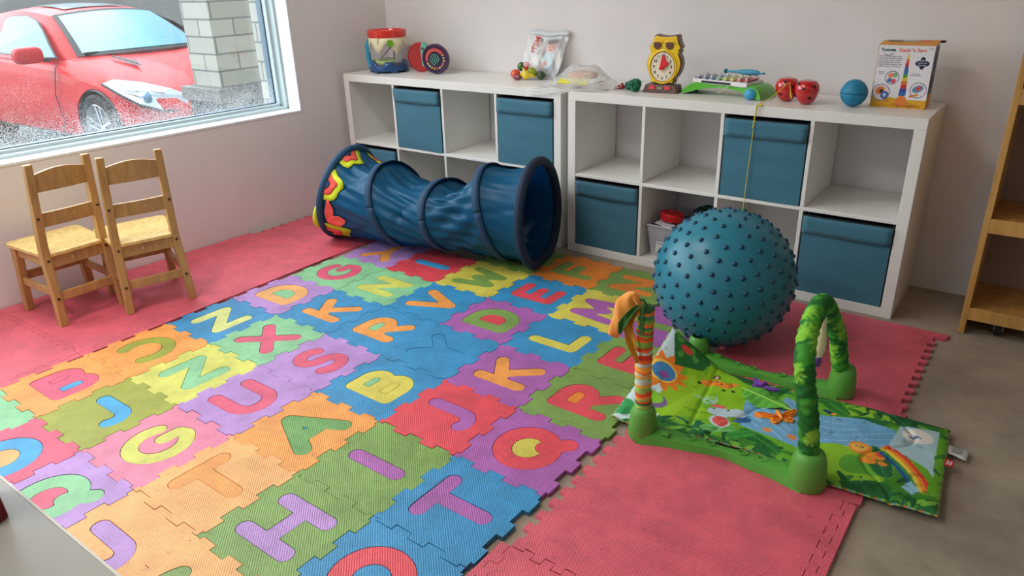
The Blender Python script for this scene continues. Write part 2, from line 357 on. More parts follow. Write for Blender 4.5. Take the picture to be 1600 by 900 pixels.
# unseen ceiling fill panels, added to raise the room's ambient light
for i,(x,y) in enumerate(((-.75,-1.75),(-.3,-3.4),(2.6,-3.9))):
    tl=thing('fill_light_panel','added unseen fill light panel on the ceiling over '+('the letter mats','the front of the play area','the room behind the camera')[i],'added fill light',(x,y,H-.03),group='added fill light panels')
    q=MB(); q.box((0,0,0),(1.25,.62,.05),bev=.006); q.build('fill_panel_body',mat('fill_panel_white',(235,235,230),.4),tl)
    q=MB(); q.box((0,0,-.027),(1.15,.54,.004)); mm,tt,bb=base('fill_panel_glow'); bb.inputs['Emission Color'].default_value=(1,.93,.84,1); bb.inputs['Emission Strength'].default_value=1.5; q.build('fill_glow_sheet',mm,tl)
    l=bpy.data.lights.new('added_fill_lamp','AREA'); l.shape='RECTANGLE'; l.size=1.2; l.size_y=.56; l.energy=FILL*(1.15,1.35,.10)[i]; l.color=(1,.97,.935)
    ob=bpy.data.objects.new('added_fill_lamp',l); C.objects.link(ob); ob.location=(0,0,-.035); ob.parent=tl

# ================================================================= SHELF UNITS
WHITE=mat('white_laminate',(232,230,224),.35,noise=.02,nscale=5)
def shelf_unit(name,label,x,y,rz):
    t=thing(name,label,'shelf unit',(x,y,0),rz,'white cube shelf units')
    D=.388; W=1.465; T=.765
    def bx(n,x0,x1,z0,z1,y0=0,y1=D,b=.0015):
        q=MB(); q.box(((x0+x1)/2,(y0+y1)/2,(z0+z1)/2),(x1-x0,y1-y0,z1-z0),bev=b,seg=1); q.build(n,WHITE,t)
    bx('top_panel',0,W,.725,T); bx('bottom_panel',0,W,0,.04); bx('side_panel',0,.04,.0401,.7249); bx('side_panel',W-.04,W,.0401,.7249)
    bx('shelf_board',.0401,W-.0401,.375,.39,.002)
    for k in range(3):
        xx=.375+k*.35
        bx('divider',xx,xx+.015,.0401,.3749,.002); bx('divider',xx,xx+.015,.3901,.7249,.002)
    return t
shelf_unit('shelf_unit','white cube shelf unit on the left, touching the corner behind the blue tunnel',-1.5056,.003,-.0)
shelf_unit('shelf_unit','white cube shelf unit on the right, behind the big blue ball',0,0,0)
BLUE=mat('bin_fabric',(60,114,134),.8,noise=.10,nscale=9,bump=.5,bscale=14,sheen=.2)
BLK=mat('dark_trim',(28,34,40),.7)
def storage_bin(x,z,label,yy=.004):
    t=thing('storage_bin',label,'storage bin',(x,yy,z),0,'blue fabric storage bins')
    w,h,d=.322,.318,.36; q=MB(); nx,nz=14,14
    # front sheet with slight sag, then the box behind it
    def f(u,v): return (-w/2+u*w, -.002-.004*math.sin(PI*u)*math.sin(PI*v)+.0028*math.sin(7*v*PI+3*u+x*9)*math.sin(PI*u)*math.sin(2.3*v+x), v*h)
    q.grid([[f(i/nx,j/nz) for j in range(nz+1)] for i in range(nx+1)])
    q.box((-w/2+.004,d/2,h/2),(.008,d,h)); q.box((w/2-.004,d/2,h/2),(.008,d,h)); q.box((0,d-.004,h/2),(w-.02,.008,h)); q.box((0,d/2,.005),(w-.02,d-.02,.01)); q.box((0,.006,h/2),(w-.02,.006,h-.01))
    q.build('body',BLUE,t,smooth=True,angle=30)
    q=MB()
    def g(u,v): return (-w/2-.001+u*(w+.002), -.009-.004*math.sin(PI*u)+.0016*math.sin(4*v+6*u+x*5), h-.068+v*.068)
    q.grid([[g(i/nx,j/4) for j in range(5)] for i in range(nx+1)]); q.box((0,.17,h-.001),(w,.35,.002)) if False else None
    q.build('flap',BLUE,t,smooth=True,thick=.004)
    q=MB(); 
    for a,b2 in (((-w/2,0),(w/2,0)),((-w/2,0),(-w/2,d)),((w/2,0),(w/2,d)),((-w/2,d),(w/2,d))): q.bar((a[0],a[1],h),(b2[0],b2[1],h),.008,.006)
    q.build('rim_trim',BLK,t)
LX=-1.5056
cc=lambda k:.2075+.35*k
storage_bin(LX+cc(1),.391,'blue fabric bin in the top row of the left shelf unit, nearer the corner')
storage_bin(LX+cc(3),.391,'blue fabric bin in the top row of the left shelf unit, under the bubble wrap')
storage_bin(LX+cc(0),.041,'blue fabric bin low in the corner, half hidden by the mouth of the tunnel')
storage_bin(LX+cc(3),.041,'blue fabric bin behind the right end of the tunnel')
storage_bin(cc(0),.041,'blue fabric bin at bottom left of the right shelf unit, beside the clear tub')
storage_bin(cc(2),.391,'blue fabric bin with the yellow string hanging down in front of it')
storage_bin(cc(3),.041,'blue fabric bin at bottom right, behind the ball and the leafy arch')

# ================================================================= FOAM MATS
COL=dict(orange=(246,160,72),blue=(52,146,198),green=(128,164,78),mint=(140,204,150),lilac=(186,142,208),purple=(176,98,176),red=(232,74,86),
 rose=(226,88,118),pink=(236,132,162),yellow=(222,208,84),lime=(160,166,48),lemon=(216,216,98),peach=(246,178,104),deepgreen=(110,164,84),sky=(60,166,222),amber=(245,140,44),pale=(226,232,140))
FC=lambda c: foam(c,COL[c])
MT=.0115
def edge(L,n,d,s,cn=.06):
    """offsets along a side: list of (t, off)"""
    out=[(0,0),(cn*L,0)]; seg=(1-2*cn)*L/n
    for k in range(n):
        o=d*(s if k%2==0 else -s)
        out += [(cn*L+k*seg,o),(cn*L+(k+1)*seg,o)]
    out += [(L-cn*L,0),(L,0)]; return out
def tile_poly(L,n,d,g,sg,straight=(0,0,0,0),LY=None):
    """sides: bottom(y=0,+x dir), right, top, left; sg = signs of each shared boundary line (+ offset toward +axis)"""
    LY=LY or L
    P=[]
    fl=lambda k,Lk: [(0,0),(Lk,0)] if straight[k] else edge(Lk,n,d,sg[k])
    P += [(t,o) for t,o in fl(0,L)][:-1]
    P += [(L+o,t) for t,o in fl(1,LY)][:-1]
    P += [(L-t,LY+o) for t,o in [(L-a,b) for a,b in reversed([(x,y) for x,y in fl(2,L)])]][:-1] if False else [(t,LY+o) for t,o in reversed(fl(2,L))][:-1]
    P += [(o,t) for t,o in reversed(fl(3,LY))][:-1]
    # drop duplicates, inset by g
    Q=[]
    for p in P:
        if not Q or (abs(p[0]-Q[-1][0])+abs(p[1]-Q[-1][1]))>1e-7: Q.append(p)
    R=[]; n_=len(Q)
    for i in range(n_):
        a=Q[i-1]; b_=Q[i]; c=Q[(i+1)%n_]
        def nrm(p,q):
            dx,dy=q[0]-p[0],q[1]-p[1]; l=math.hypot(dx,dy); return (round(-dy/l),round(dx/l))
        n1=nrm(a,b_); n2=nrm(b_,c)
        if n1==n2: R.append((b_[0]+g*n1[0],b_[1]+g*n1[1]))
        else: R.append((b_[0]+g*(n1[0]+n2[0]),b_[1]+g*(n1[1]+n2[1])))
    return [(x-L/2,y-LY/2) for x,y in R]
def arc(cx,cy,rx,ry,a0,a1,n=14):
    return [(cx+rx*math.cos(math.radians(a0+(a1-a0)*i/n)),cy+ry*math.sin(math.radians(a0+(a1-a0)*i/n))) for i in range(n+1)]
GL={ # centreline strokes in a unit box, x -.36...36, y -.5...5
'A':[[(-.40,-.5),(0,.5),(.40,-.5)],[(-.26,-.16),(.26,-.16)]],
'B':[[(-.26,-.5),(-.26,.5),(.08,.5)]+arc(.08,.26,.24,.24,90,-90)+[(-.26,.02)],[(-.26,.02),(.12,.02)]+arc(.12,-.24,.26,.26,90,-90)+[(-.26,-.5)]],
'C':[arc(.08,0,.44,.5,58,302,26)],
'D':[[(-.3,-.5),(-.3,.5),(0,.5)]+arc(0,0,.36,.5,90,-90,22)+[(-.3,-.5)]],
'E':[[(.28,.5),(-.26,.5),(-.26,-.5),(.28,-.5)],[(-.26,0),(.2,0)]],
'F':[[(.28,.5),(-.26,.5),(-.26,-.5)],[(-.26,.02),(.2,.02)]],
'G':[arc(.02,0,.42,.48,62,345,28)+[(.38,.05),(.12,.05)]],
'H':[[(-.34,-.5),(-.34,.5)],[(.34,-.5),(.34,.5)],[(-.34,0),(.34,0)]],
'I':[[(0,-.5),(0,.5)]],
'J':[[(.16,.5),(.16,-.18)]+arc(-.06,-.2,.22,.28,0,-120,12)],
'K':[[(-.28,-.5),(-.28,.5)],[(.34,.46),(-.26,-.02)],[(-.06,.12),(.36,-.5)]],
'L':[[(-.2,.5),(-.2,-.5),(.32,-.5)]],
'M':[[(-.40,-.5),(-.3,.5),(0,-.16),(.3,.5),(.40,-.5)]],
'N':[[(-.32,-.5),(-.32,.5),(.32,-.5),(.32,.5)]],
'O':[arc(0,0,.40,.48,0,360,40)],
'Q':[arc(0,.02,.40,.46,0,360,40),[(.14,-.24),(.40,-.56)]],
'R':[[(-.28,-.5),(-.28,.5),(.06,.5)]+arc(.06,.22,.28,.28,90,-90)+[(-.28,-.06)],[(.0,-.06),(.34,-.5)]],
'S':[arc(.0,.25,.27,.25,40,250,16)+arc(0,-.25,.29,.25,80,-140,18)],
'T':[[(0,-.5),(0,.5)],[(-.36,.5),(.36,.5)]],
'U':[[(-.32,.5),(-.32,-.15)]+arc(0,-.15,.32,.35,180,360,18)+[(.32,.5)]],
'V':[[(-.36,.5),(0,-.48),(.36,.5)]],
'W':[[(-.42,.5),(-.24,-.46),(0,.2),(.24,-.46),(.42,.5)]],
'X':[[(-.34,.5),(.34,-.5)],[(-.34,-.5),(.34,.5)]],
'Y':[[(-.36,.5),(0,0),(.36,.5)],[(0,0),(0,-.5)]],
'Z':[[(-.34,.46),(.34,.46),(-.34,-.46),(.34,-.46)]]}
FAT={'B':.0235,'Q':.027,'R':.0235,'O':.028,'D':.027,'A':.026}
NG=112
def letter_loops(ch,lev,Hh=.158,Ww=.19):
    r=FAT.get(ch,.0235); g=np.linspace(-.135,.135,NG); X,Y=np.meshgrid(g,g,indexing='ij'); D=np.full(X.shape,9.)
    for st in GL[ch]:
        P=[(x*Ww,y*Hh) for x,y in st]
        for (x1,y1),(x2,y2) in zip(P,P[1:]):
            dx,dy=x2-x1,y2-y1; l2=dx*dx+dy*dy+1e-12; tt=np.clip(((X-x1)*dx+(Y-y1)*dy)/l2,0,1)
            D=np.minimum(D,np.hypot(X-x1-tt*dx,Y-y1-tt*dy))
    F=D-r-lev; pts={}; nxt={}
    def ep(i,j,k,l):
        key=(i,j,k,l) if (i,j)<(k,l) else (k,l,i,j)
        if key not in pts:
            a=F[key[0],key[1]]; b=F[key[2],key[3]]; t=a/(a-b)
            pts[key]=(g[key[0]]+t*(g[key[2]]-g[key[0]]), g[key[1]]+t*(g[key[3]]-g[key[1]]))
        return key
    S=F<0
    mixed=np.argwhere(~((S[:-1,:-1]==S[1:,:-1])&(S[1:,:-1]==S[1:,1:])&(S[1:,1:]==S[:-1,1:])))
    for i,j in mixed:
        cs=[(i,j),(i+1,j),(i+1,j+1),(i,j+1)]; ins=[bool(S[c]) for c in cs]; ent=[];ext=[]
        for k in range(4):
            a,b=cs[k],cs[(k+1)%4]
            if ins[k]!=ins[(k+1)%4]:
                (ext if ins[k] else ent).append(ep(*a,*b))
        for a,b in zip(ent,ext): nxt.setdefault(a,[]).append(b); nxt.setdefault(b,[]).append(a)
    loops=[]; seen=set()
    for s in list(nxt):
        if s in seen: continue
        L=[s]; seen.add(s); cur=s
        while True:
            k=[x for x in nxt[cur] if x not in seen]
            if not k: break
            cur=k[0]; seen.add(cur); L.append(cur)
        P=[pts[k] for k in L]
        # light smoothing of the outline
        A=np.array(P); A=(A+.5*np.roll(A,1,0)+.5*np.roll(A,-1,0))/2
        if len(A)>8: loops.append([tuple(p) for p in A[::2]] if len(A)>40 else [tuple(p) for p in A])
    ar=lambda L: abs(sum(L[i-1][0]*L[i][1]-L[i][0]*L[i-1][1] for i in range(len(L)))/2)
    loops.sort(key=ar,reverse=True); return [L for L in loops if ar(L)>2e-5]
cache={}
def letter_tile(i,j,tc_,ch,lc,counters=(),rot=0,label=None):
    a=-.0147; s=.306; fi,fj=i+.5-3,j+.5-3
    x=.0289+s*(-math.sin(a)*fi+math.cos(a)*fj); y=-1.6152+s*(math.cos(a)*fi+math.sin(a)*fj)
    hz=(0,.0006,.0012)[(i*2+j*5)%3]
    t=thing('foam_letter_tile',label,'foam tile',(x,y,.0002),a,'interlocking alphabet foam tiles')
    sg=[(1 if (i+j)%2 else -1), 1, (1 if (i+1+j)%2 else -1), 1]
    # boundary signs: horizontal line i (bottom), vertical line j+1 (right), horizontal i+1 (top), vertical line j (left)
    sg=[1 if (i%2) else -1, 1, 1 if ((i+1)%2) else -1, 1]
    poly=tile_poly(s,5,.0095,.0008,sg)
    ang=math.radians(90+rot); c_,s_=math.cos(ang),math.sin(ang)
    R=lambda L:[(px*c_-py*s_,px*s_+py*c_) for px,py in L]
    if ch:
        if ch not in cache: cache[ch]=(letter_loops(ch,0),letter_loops(ch,.0018))
        inner,outer=cache[ch]
        curve2mesh([poly,R(outer[0])],'tile_base',MT+hz,FC(tc_),t)
        o=curve2mesh([R(L) for L in inner],'letter_piece',MT+hz*.6-.0006+random.uniform(-.0006,.0008),FC(lc),t); o['label']='%s letter %s'%(lc,ch)
        for k,L in enumerate(outer[1:]):
            cc_=counters[k] if k<len(counters) else tc_
            curve2mesh([R(L)],'letter_counter',MT+hz*.5-.0008,FC(cc_),t)
    else: curve2mesh([poly],'tile_base',MT+hz,FC(tc_),t)
TILES=[
(0,0,'mint','S','lemon',(),0,'mint green foam tile cut off at the left photo edge beside the orange B tile'),
(1,0,'orange','B','rose',('sky','rose'),0,'orange foam tile with a pink letter B, beside the pink mat strip'),
(2,0,'orange','C','lime',(),180,'orange foam tile with an olive letter C turned around'),
(3,0,'blue','Z','pale',(),0,'blue foam tile with a pale yellow letter Z, in front of the wooden chairs'),
(4,0,'lilac','D','peach',('mint',),0,'lilac foam tile with an orange letter D and green centre'),
(5,0,'mint','G','rose',(),0,'mint green foam tile with a pink-red letter G'),
(6,0,'lilac','Y','orange',(),90,'lilac foam tile with an orange letter Y lying sideways under the tunnel edge'),
(0,1,'rose','O','sky',('peach',),0,'rose foam tile with a blue letter O at the left edge above the grey table'),
(1,1,'lime','J','sky',(),0,'olive foam tile with a bright blue letter J'),
(2,1,'lemon','Z','mint',(),0,'yellow-green foam tile with a green letter Z'),
(3,1,'mint','X','rose',(),0,'pale green foam tile with a pink letter X'),
(4,1,'blue','K','orange',(),0,'blue foam tile with an orange letter K'),
(5,1,'mint','N','lemon',(),0,'green foam tile with a yellow letter N'),
(6,1,'red','I','sky',(),0,'red foam tile with a blue letter I in front of the tunnel'),
(0,2,'lilac','Q','mint',('rose',),0,'lilac foam tile with a green letter Q, partly behind the grey table corner'),
(1,2,'pink','G','lemon',(),0,'pink foam tile with a yellow-green letter G'),
(2,2,'lilac','U','rose',(),0,'lilac foam tile with a red-pink letter U'),
(3,2,'lilac','S','rose',(),0,'pale lilac foam tile with a red-pink letter S'),
(4,2,'blue','R','orange',('mint',),0,'blue foam tile with an orange letter R and green centre'),
(5,2,'blue','V','orange',(),0,'blue foam tile with an orange letter V'),
(6,2,'yellow','W','green',(),0,'yellow foam tile with a green letter W'),
(7,2,'green',None,None,(),0,'green foam tile mostly under the right end of the tunnel'),
(0,3,'peach','J','lilac',(),0,'light orange foam tile with a lilac letter J beside the grey table'),
(1,3,'peach','T','orange',(),0,'light orange foam tile with an orange letter T'),
(2,3,'orange','A','deepgreen',('sky',),0,'orange foam tile with a green letter A and blue centre'),
(3,3,'blue','B','yellow',('yellow','mint'),0,'blue foam tile with a yellow letter B'),
(4,3,'blue','Y','blue',(),0,'blue foam tile with a blue letter Y of the same colour'),
(5,3,'purple','D','green',('red',),0,'purple foam tile with a green letter D and red centre'),
(6,3,'blue','E','red',(),0,'blue foam tile with a red letter E'),
(7,3,'amber','F','green',(),0,'orange foam tile with a green letter F near the shelf'),
(0,4,'peach','C','green',(),0,'light orange foam tile with a green letter at the bottom edge of the photo'),
(1,4,'green','H','lilac',(),0,'green foam tile with a purple letter H'),
(2,4,'green','I','purple',(),0,'green foam tile with a purple letter I'),
(3,4,'red','J','purple',(),0,'red foam tile with a purple letter J'),
(4,4,'purple','K','orange',(),0,'purple foam tile with an orange letter K'),
(5,4,'blue','L','yellow',(),0,'blue foam tile with a yellow letter L'),
(6,4,'yellow','M','purple',(),0,'yellow foam tile with a purple letter M'),
(7,4,'green','N','amber',(),0,'green foam tile with an orange letter N beside the ball'),
(1,5,'blue','O','red',('blue',),0,'blue foam tile with a red letter O at the bottom edge of the photo'),
(2,5,'blue','T','purple',(),0,'blue foam tile with a purple letter T'),
(3,5,'purple','Q','red',('yellow',),0,'purple foam tile with a red letter Q and yellow centre'),
(4,5,'green','R','red',('amber',),0,'green foam tile with a red letter R and orange centre'),
(5,5,'green','E','red',(),0,'green foam tile with a red letter E partly behind the striped post'),
(6,5,'purple','I','green',(),0,'purple foam tile with a green letter I, between the striped post and the ball'),
]
for a in TILES: letter_tile(*a)
PK=foam('playmat_pink',(224,94,112))
def pink_tile(x0,y0,L,label,open_sides=(),d=.011,n=19):
    t=tag(curve2mesh([tile_poly(L,n,d,.0007,(1,1,1,1))],'pink_foam_tile',MT,PK),label,'foam tile','plain pink foam tiles'); t.location=(x0+L/2,y0+L/2,.0002); return t
def strip(name,pts,label):
    o=tag(curve2mesh([pts],name,MT,PK),label,'mat border strip','pink foam border strips'); o.location=(0,0,.0002); return o
def zline(p0,p1,n,d,s,cn=.06):
    L=math.dist(p0,p1); ux,uy=(p1[0]-p0[0])/L,(p1[1]-p0[1])/L; nx,ny=-uy,ux
    return [(p0[0]+ux*t+nx*o, p0[1]+uy*t+ny*o) for t,o in edge(L,n,d,s,cn)]
PX1=-.932; PX0=PX1-.606; ys=[-.108-.606*k for k in range(6)]
lc_=['nearest the tunnel mouth','between tunnel and chairs','under the wooden chairs','at the left photo edge']
lb=['beside the left mouth of the tunnel','along the window wall between the chairs and the tunnel','under the two wooden chairs','at the left edge of the photo near the window wall']
for k in range(4):
    pink_tile(PX0,ys[k+1],.606,'large pink foam tile '+lb[k])
    y0,y1=ys[k+1],ys[k]
    xe=-.9005+(-.0147)*-(0) 
    ex=lambda y:.0289-.306*3*math.cos(.0147)-( -.0147)*-1*(y+1.6152)-.0106
    L=[(p[0],p[1]) for p in zline((PX1+.0008,y0+.0004),(PX1+.0008,y1-.0004),19,.011,-1)]
    L=[(x,y) for x,y in L]+[(ex(y1),y1-.0004),(ex(y0),y0+.0004)]
    strip('border_strip',L,'pink foam strip beside the letter tiles, '+lc_[k])
    L=[(p[0],p[1]) for p in zline((PX0-.0008,y0+.0004),(PX0-.0008,y1-.0004),19,.011,-1)]
    L=L+[(wx(y1)+.006,y1-.0004),(wx(y0)+.006,y0+.0004)]
    if k>0: strip('border_strip',L,'pink foam strip along the window wall, '+lc_[k])
pink_tile(1.022,-.70,.606,'large pink foam tile behind the leafy arch, under the big blue ball')
strip('border_strip',[(1.64,-.0935),(1.66,-.0935),(1.675,-.052),(1.03,-.052)]+zline((1.022,-.0932),(1.628,-.0932),19,.011,1),'pink foam border strip along the foot of the right shelf unit')
strip('border_strip',[(1.03,-.745),(1.63,-.745),(1.65,-.70)]+zline((1.628,-.7008),(1.022,-.7008),19,.011,-1),'pink foam border strip under the upper edge of the baby play quilt')
pink_tile(.985,-1.818,.606,'large pink foam tile in front of the green play gym')
strip('border_strip',zline((1.592,-1.2115),(1.592,-1.8175),19,.011,1)+[(1.622,-1.8175),(1.622,-1.2115)],'pink foam border strip on the right side of the front pink tile')
strip('border_strip',zline((1.591,-1.211),(.985,-1.211),19,.011,-1)+[(1.0,-1.172),(1.628,-1.168),(1.628,-1.205)],'pink foam border strip under the lower edge of the baby play quilt')
pink_tile(.985,-2.426,.606,'large pink foam tile at the bottom edge of the photo beside the blue tiles')
strip('border_strip',zline((.9842,-2.425),(.9842,-1.8195),19,.011,-1)[::1]+[(.958,-1.8195),(.958,-2.425)],'narrow pink foam strip at the bottom photo edge next to the blue T tile')

# ================================================================= PLAY TUNNEL
TB=mat('tunnel_nylon',(20,112,156),.34,noise=.12,nscale=6)
_t=TB.node_tree; _o=_t.nodes['Material Output']; _m=_t.nodes.new('ShaderNodeMixShader'); _m.inputs[0].default_value=.52; _tl=_t.nodes.new('ShaderNodeBsdfTranslucent'); _tl.inputs[0].default_value=(*s2l((30,120,170)),1)
_t.links.new(_t.nodes['Principled BSDF'].outputs[0],_m.inputs[1]); _t.links.new(_tl.outputs[0],_m.inputs[2]); _t.links.new(_m.outputs[0],_o.inputs[0])
pass; TD=mat('tunnel_trim',(24,44,66),.75)
RG=[((-1.05,-.45,.250),(.085,0,.235),(.07,-.235,.03)),((-.707,-.42,.232),(-.045,0,.205),(.045,-.24,.05)),((-.43,-.37,.212),(-.02,0,.17),(.04,-.24,.04)),
    ((-.17,-.31,.246),(-.045,0,.222),(.055,-.235,.07)),((.018,-.27,.257),(.0,0,.243),(.055,-.235,.03))]
def rp(k,th,sc_=1):
    c,u,n_=[Vector(x) for x in RG[k]]; return c+sc_*(math.sin(th)*u+math.cos(th)*n_)
T=thing('play_tunnel','blue fabric pop-up play tunnel lying on the mats in front of the left shelf unit','play tunnel',(-.5,-.36,.012))
org=Vector((-.5,-.36,.012)); NT=120; q=MB(); rows=[]
for k in range(4):
    ns=16
    for sgm in range(ns+(k==3)):
        f=sgm/ns; row=[]
        for a in range(NT):
            th=2*PI*a/NT; p=rp(k,th)*(1-f)+rp(k+1,th)*f; cen=Vector(RG[k][0])*(1-f)+Vector(RG[k+1][0])*f
            b_=math.sin(PI*f); top=max(0,math.sin(th)); 
            tw=[3.2,5.5,-4.5,1.0][k]; fr=[11,10,11,30][k]; am=[.008,.013,.014,.003][k]
            wr=am*b_*math.sin(fr*th+tw*f*PI/2+k)*.7+ .6*am*b_*math.sin(fr*2*th+9*f+2*k)-.012*b_*max(0,1-abs(math.sin(1.5*th+tw*.6*f+k*1.3))*3.2)-.008*b_*max(0,1-abs(math.sin(2.5*th-tw*.7*f+k*2.1))*4)
            sag=[.035,.055,.085,.018][k]*b_*top**2
            r_=(p-cen); l=r_.length; p=cen+r_*(1+(wr-.012*b_)/l); p.z-=sag
            if p.z<.016: p.z=.016+.004*abs(math.sin(th*20))
            row.append(p-org)
        rows.append(row)
q.grid([r_+[r_[0]] for r_ in rows]); bmesh.ops.remove_doubles(q.bm,verts=q.bm.verts,dist=1e-5)
q.build('fabric_skin',TB,T,smooth=True,angle=180,thick=.0015)
for k in range(5):
    q=MB(); rad=[.019,.008,.008,.008,.021][k]
    pts=[rp(k,2*PI*a/72,1.01)-org for a in range(72)]
    pts=[Vector((p.x,p.y,max(p.z,rad+.001))) for p in pts]
    if k in(0,4): q.tube(pts,rad,closed=True,seg=10); q.build('end_ring',TD if k==4 else mat('tunnel_rim_blue',(30,72,104),.7),T,smooth=True)
    else:
        c=Vector(RG[k][0])-org; nn=Vector(RG[k][1]).cross(Vector(RG[k][2])).normalized(); P=[]
        for p in pts+[pts[0]]:
            d=(p-c).normalized(); o_=p+d*.003; P.append([o_-nn*.017,o_+nn*.017])
            for v in P[-1]: v.z=max(v.z,.004)
        q.grid(P); q.build('ring_band',mat('tunnel_band',(28,62,92),.75),T,thick=.004,smooth=True)
# sewn-on applique on the left mouth
def patch(th,f0,rx,ry,colr,nm,lift,shape=0):
    q=MB(); ctr=None; P=[]; n_=28
    def sf(th,f,l):
        p=rp(0,th)*(1-f)+rp(1,th)*f; cen=Vector(RG[0][0])*(1-f)+Vector(RG[1][0])*f; r_=(p-cen)
        b_=math.sin(PI*f); wr=.0056*b_*math.sin(11*th+3.2*f*PI/2)+.0048*b_*math.sin(22*th+9*f)-.012*b_*max(0,1-abs(math.sin(1.5*th+3.2*.6*f))*3.2)-.008*b_*max(0,1-abs(math.sin(2.5*th-3.2*.7*f))*4)
        p=cen+r_*(1+(wr-.012*b_+l)/r_.length); p.z-=.035*b_*max(0,math.sin(th))**2; p.z=max(p.z,.020); return p-org
    rings=[[sf(th,f0,lift)]*n_]
    for s_ in (.25,.5,.75,1):
        rings.append([sf(th+s_*rx*math.cos(2*PI*k/n_)*(1+.10*math.cos(5*2*PI*k/n_)*shape), max(0.0,f0+s_*ry*math.sin(2*PI*k/n_)*(1+.10*math.cos(5*2*PI*k/n_)*shape)),lift) for k in range(n_)])
    q.grid([[rings[a][b%n_] for b in range(n_+1)] for a in range(5)]); bmesh.ops.remove_doubles(q.bm,verts=q.bm.verts,dist=1e-5)
    q.build(nm,colr,T,smooth=True,thick=.0015)
YEL=mat('applique_yellow',(214,232,40),.6); CORAL=mat('applique_coral',(250,92,84),.6); NAVY=mat('applique_navy',(26,60,96),.7)
for th,f in ((1.25,.03),(.35,.03),(-.95,.0),(2.3,.05)):
    patch(th,f,.36,.36,YEL,'flower_patch',.006,1); patch(th,f,.23,.23,CORAL,'flower_centre',.009,1); patch(th,f,.10,.10,NAVY,'flower_eye',.012)
patch(-.28,.16,.30,.07,CORAL,'tail_patch',.007); patch(-.50,.26,.13,.14,CORAL,'tail_patch',.008)
_p=rp(0,-.42,1.02)-org; q=MB(); q.sph((_p.x-.030,_p.y+.02,_p.z+.0),.072,sc=(.30,.62,1.0),seg=24,rot=(.25,.3,.2)); q.build('flower_flap',YEL,T,smooth=True)
q=MB(); q.box((.10-.02+.415,-.475+.36+.02,.30),(.03,.006,.035),rot=(0,0,.5)); 
q.build('fabric_label',mat('grey_label',(92,112,124),.7),T)
q=MB(); P=[]
for a in range(9):
    th=2.5+a*.06; P.append([ (rp(4,th,.93)-org)+Vector((-.10-b_*.03,0,0)) for b_ in range(4)])
q.grid(P); q.build('inner_patch',mat('applique_green',(120,170,60),.6),T,thick=.002)

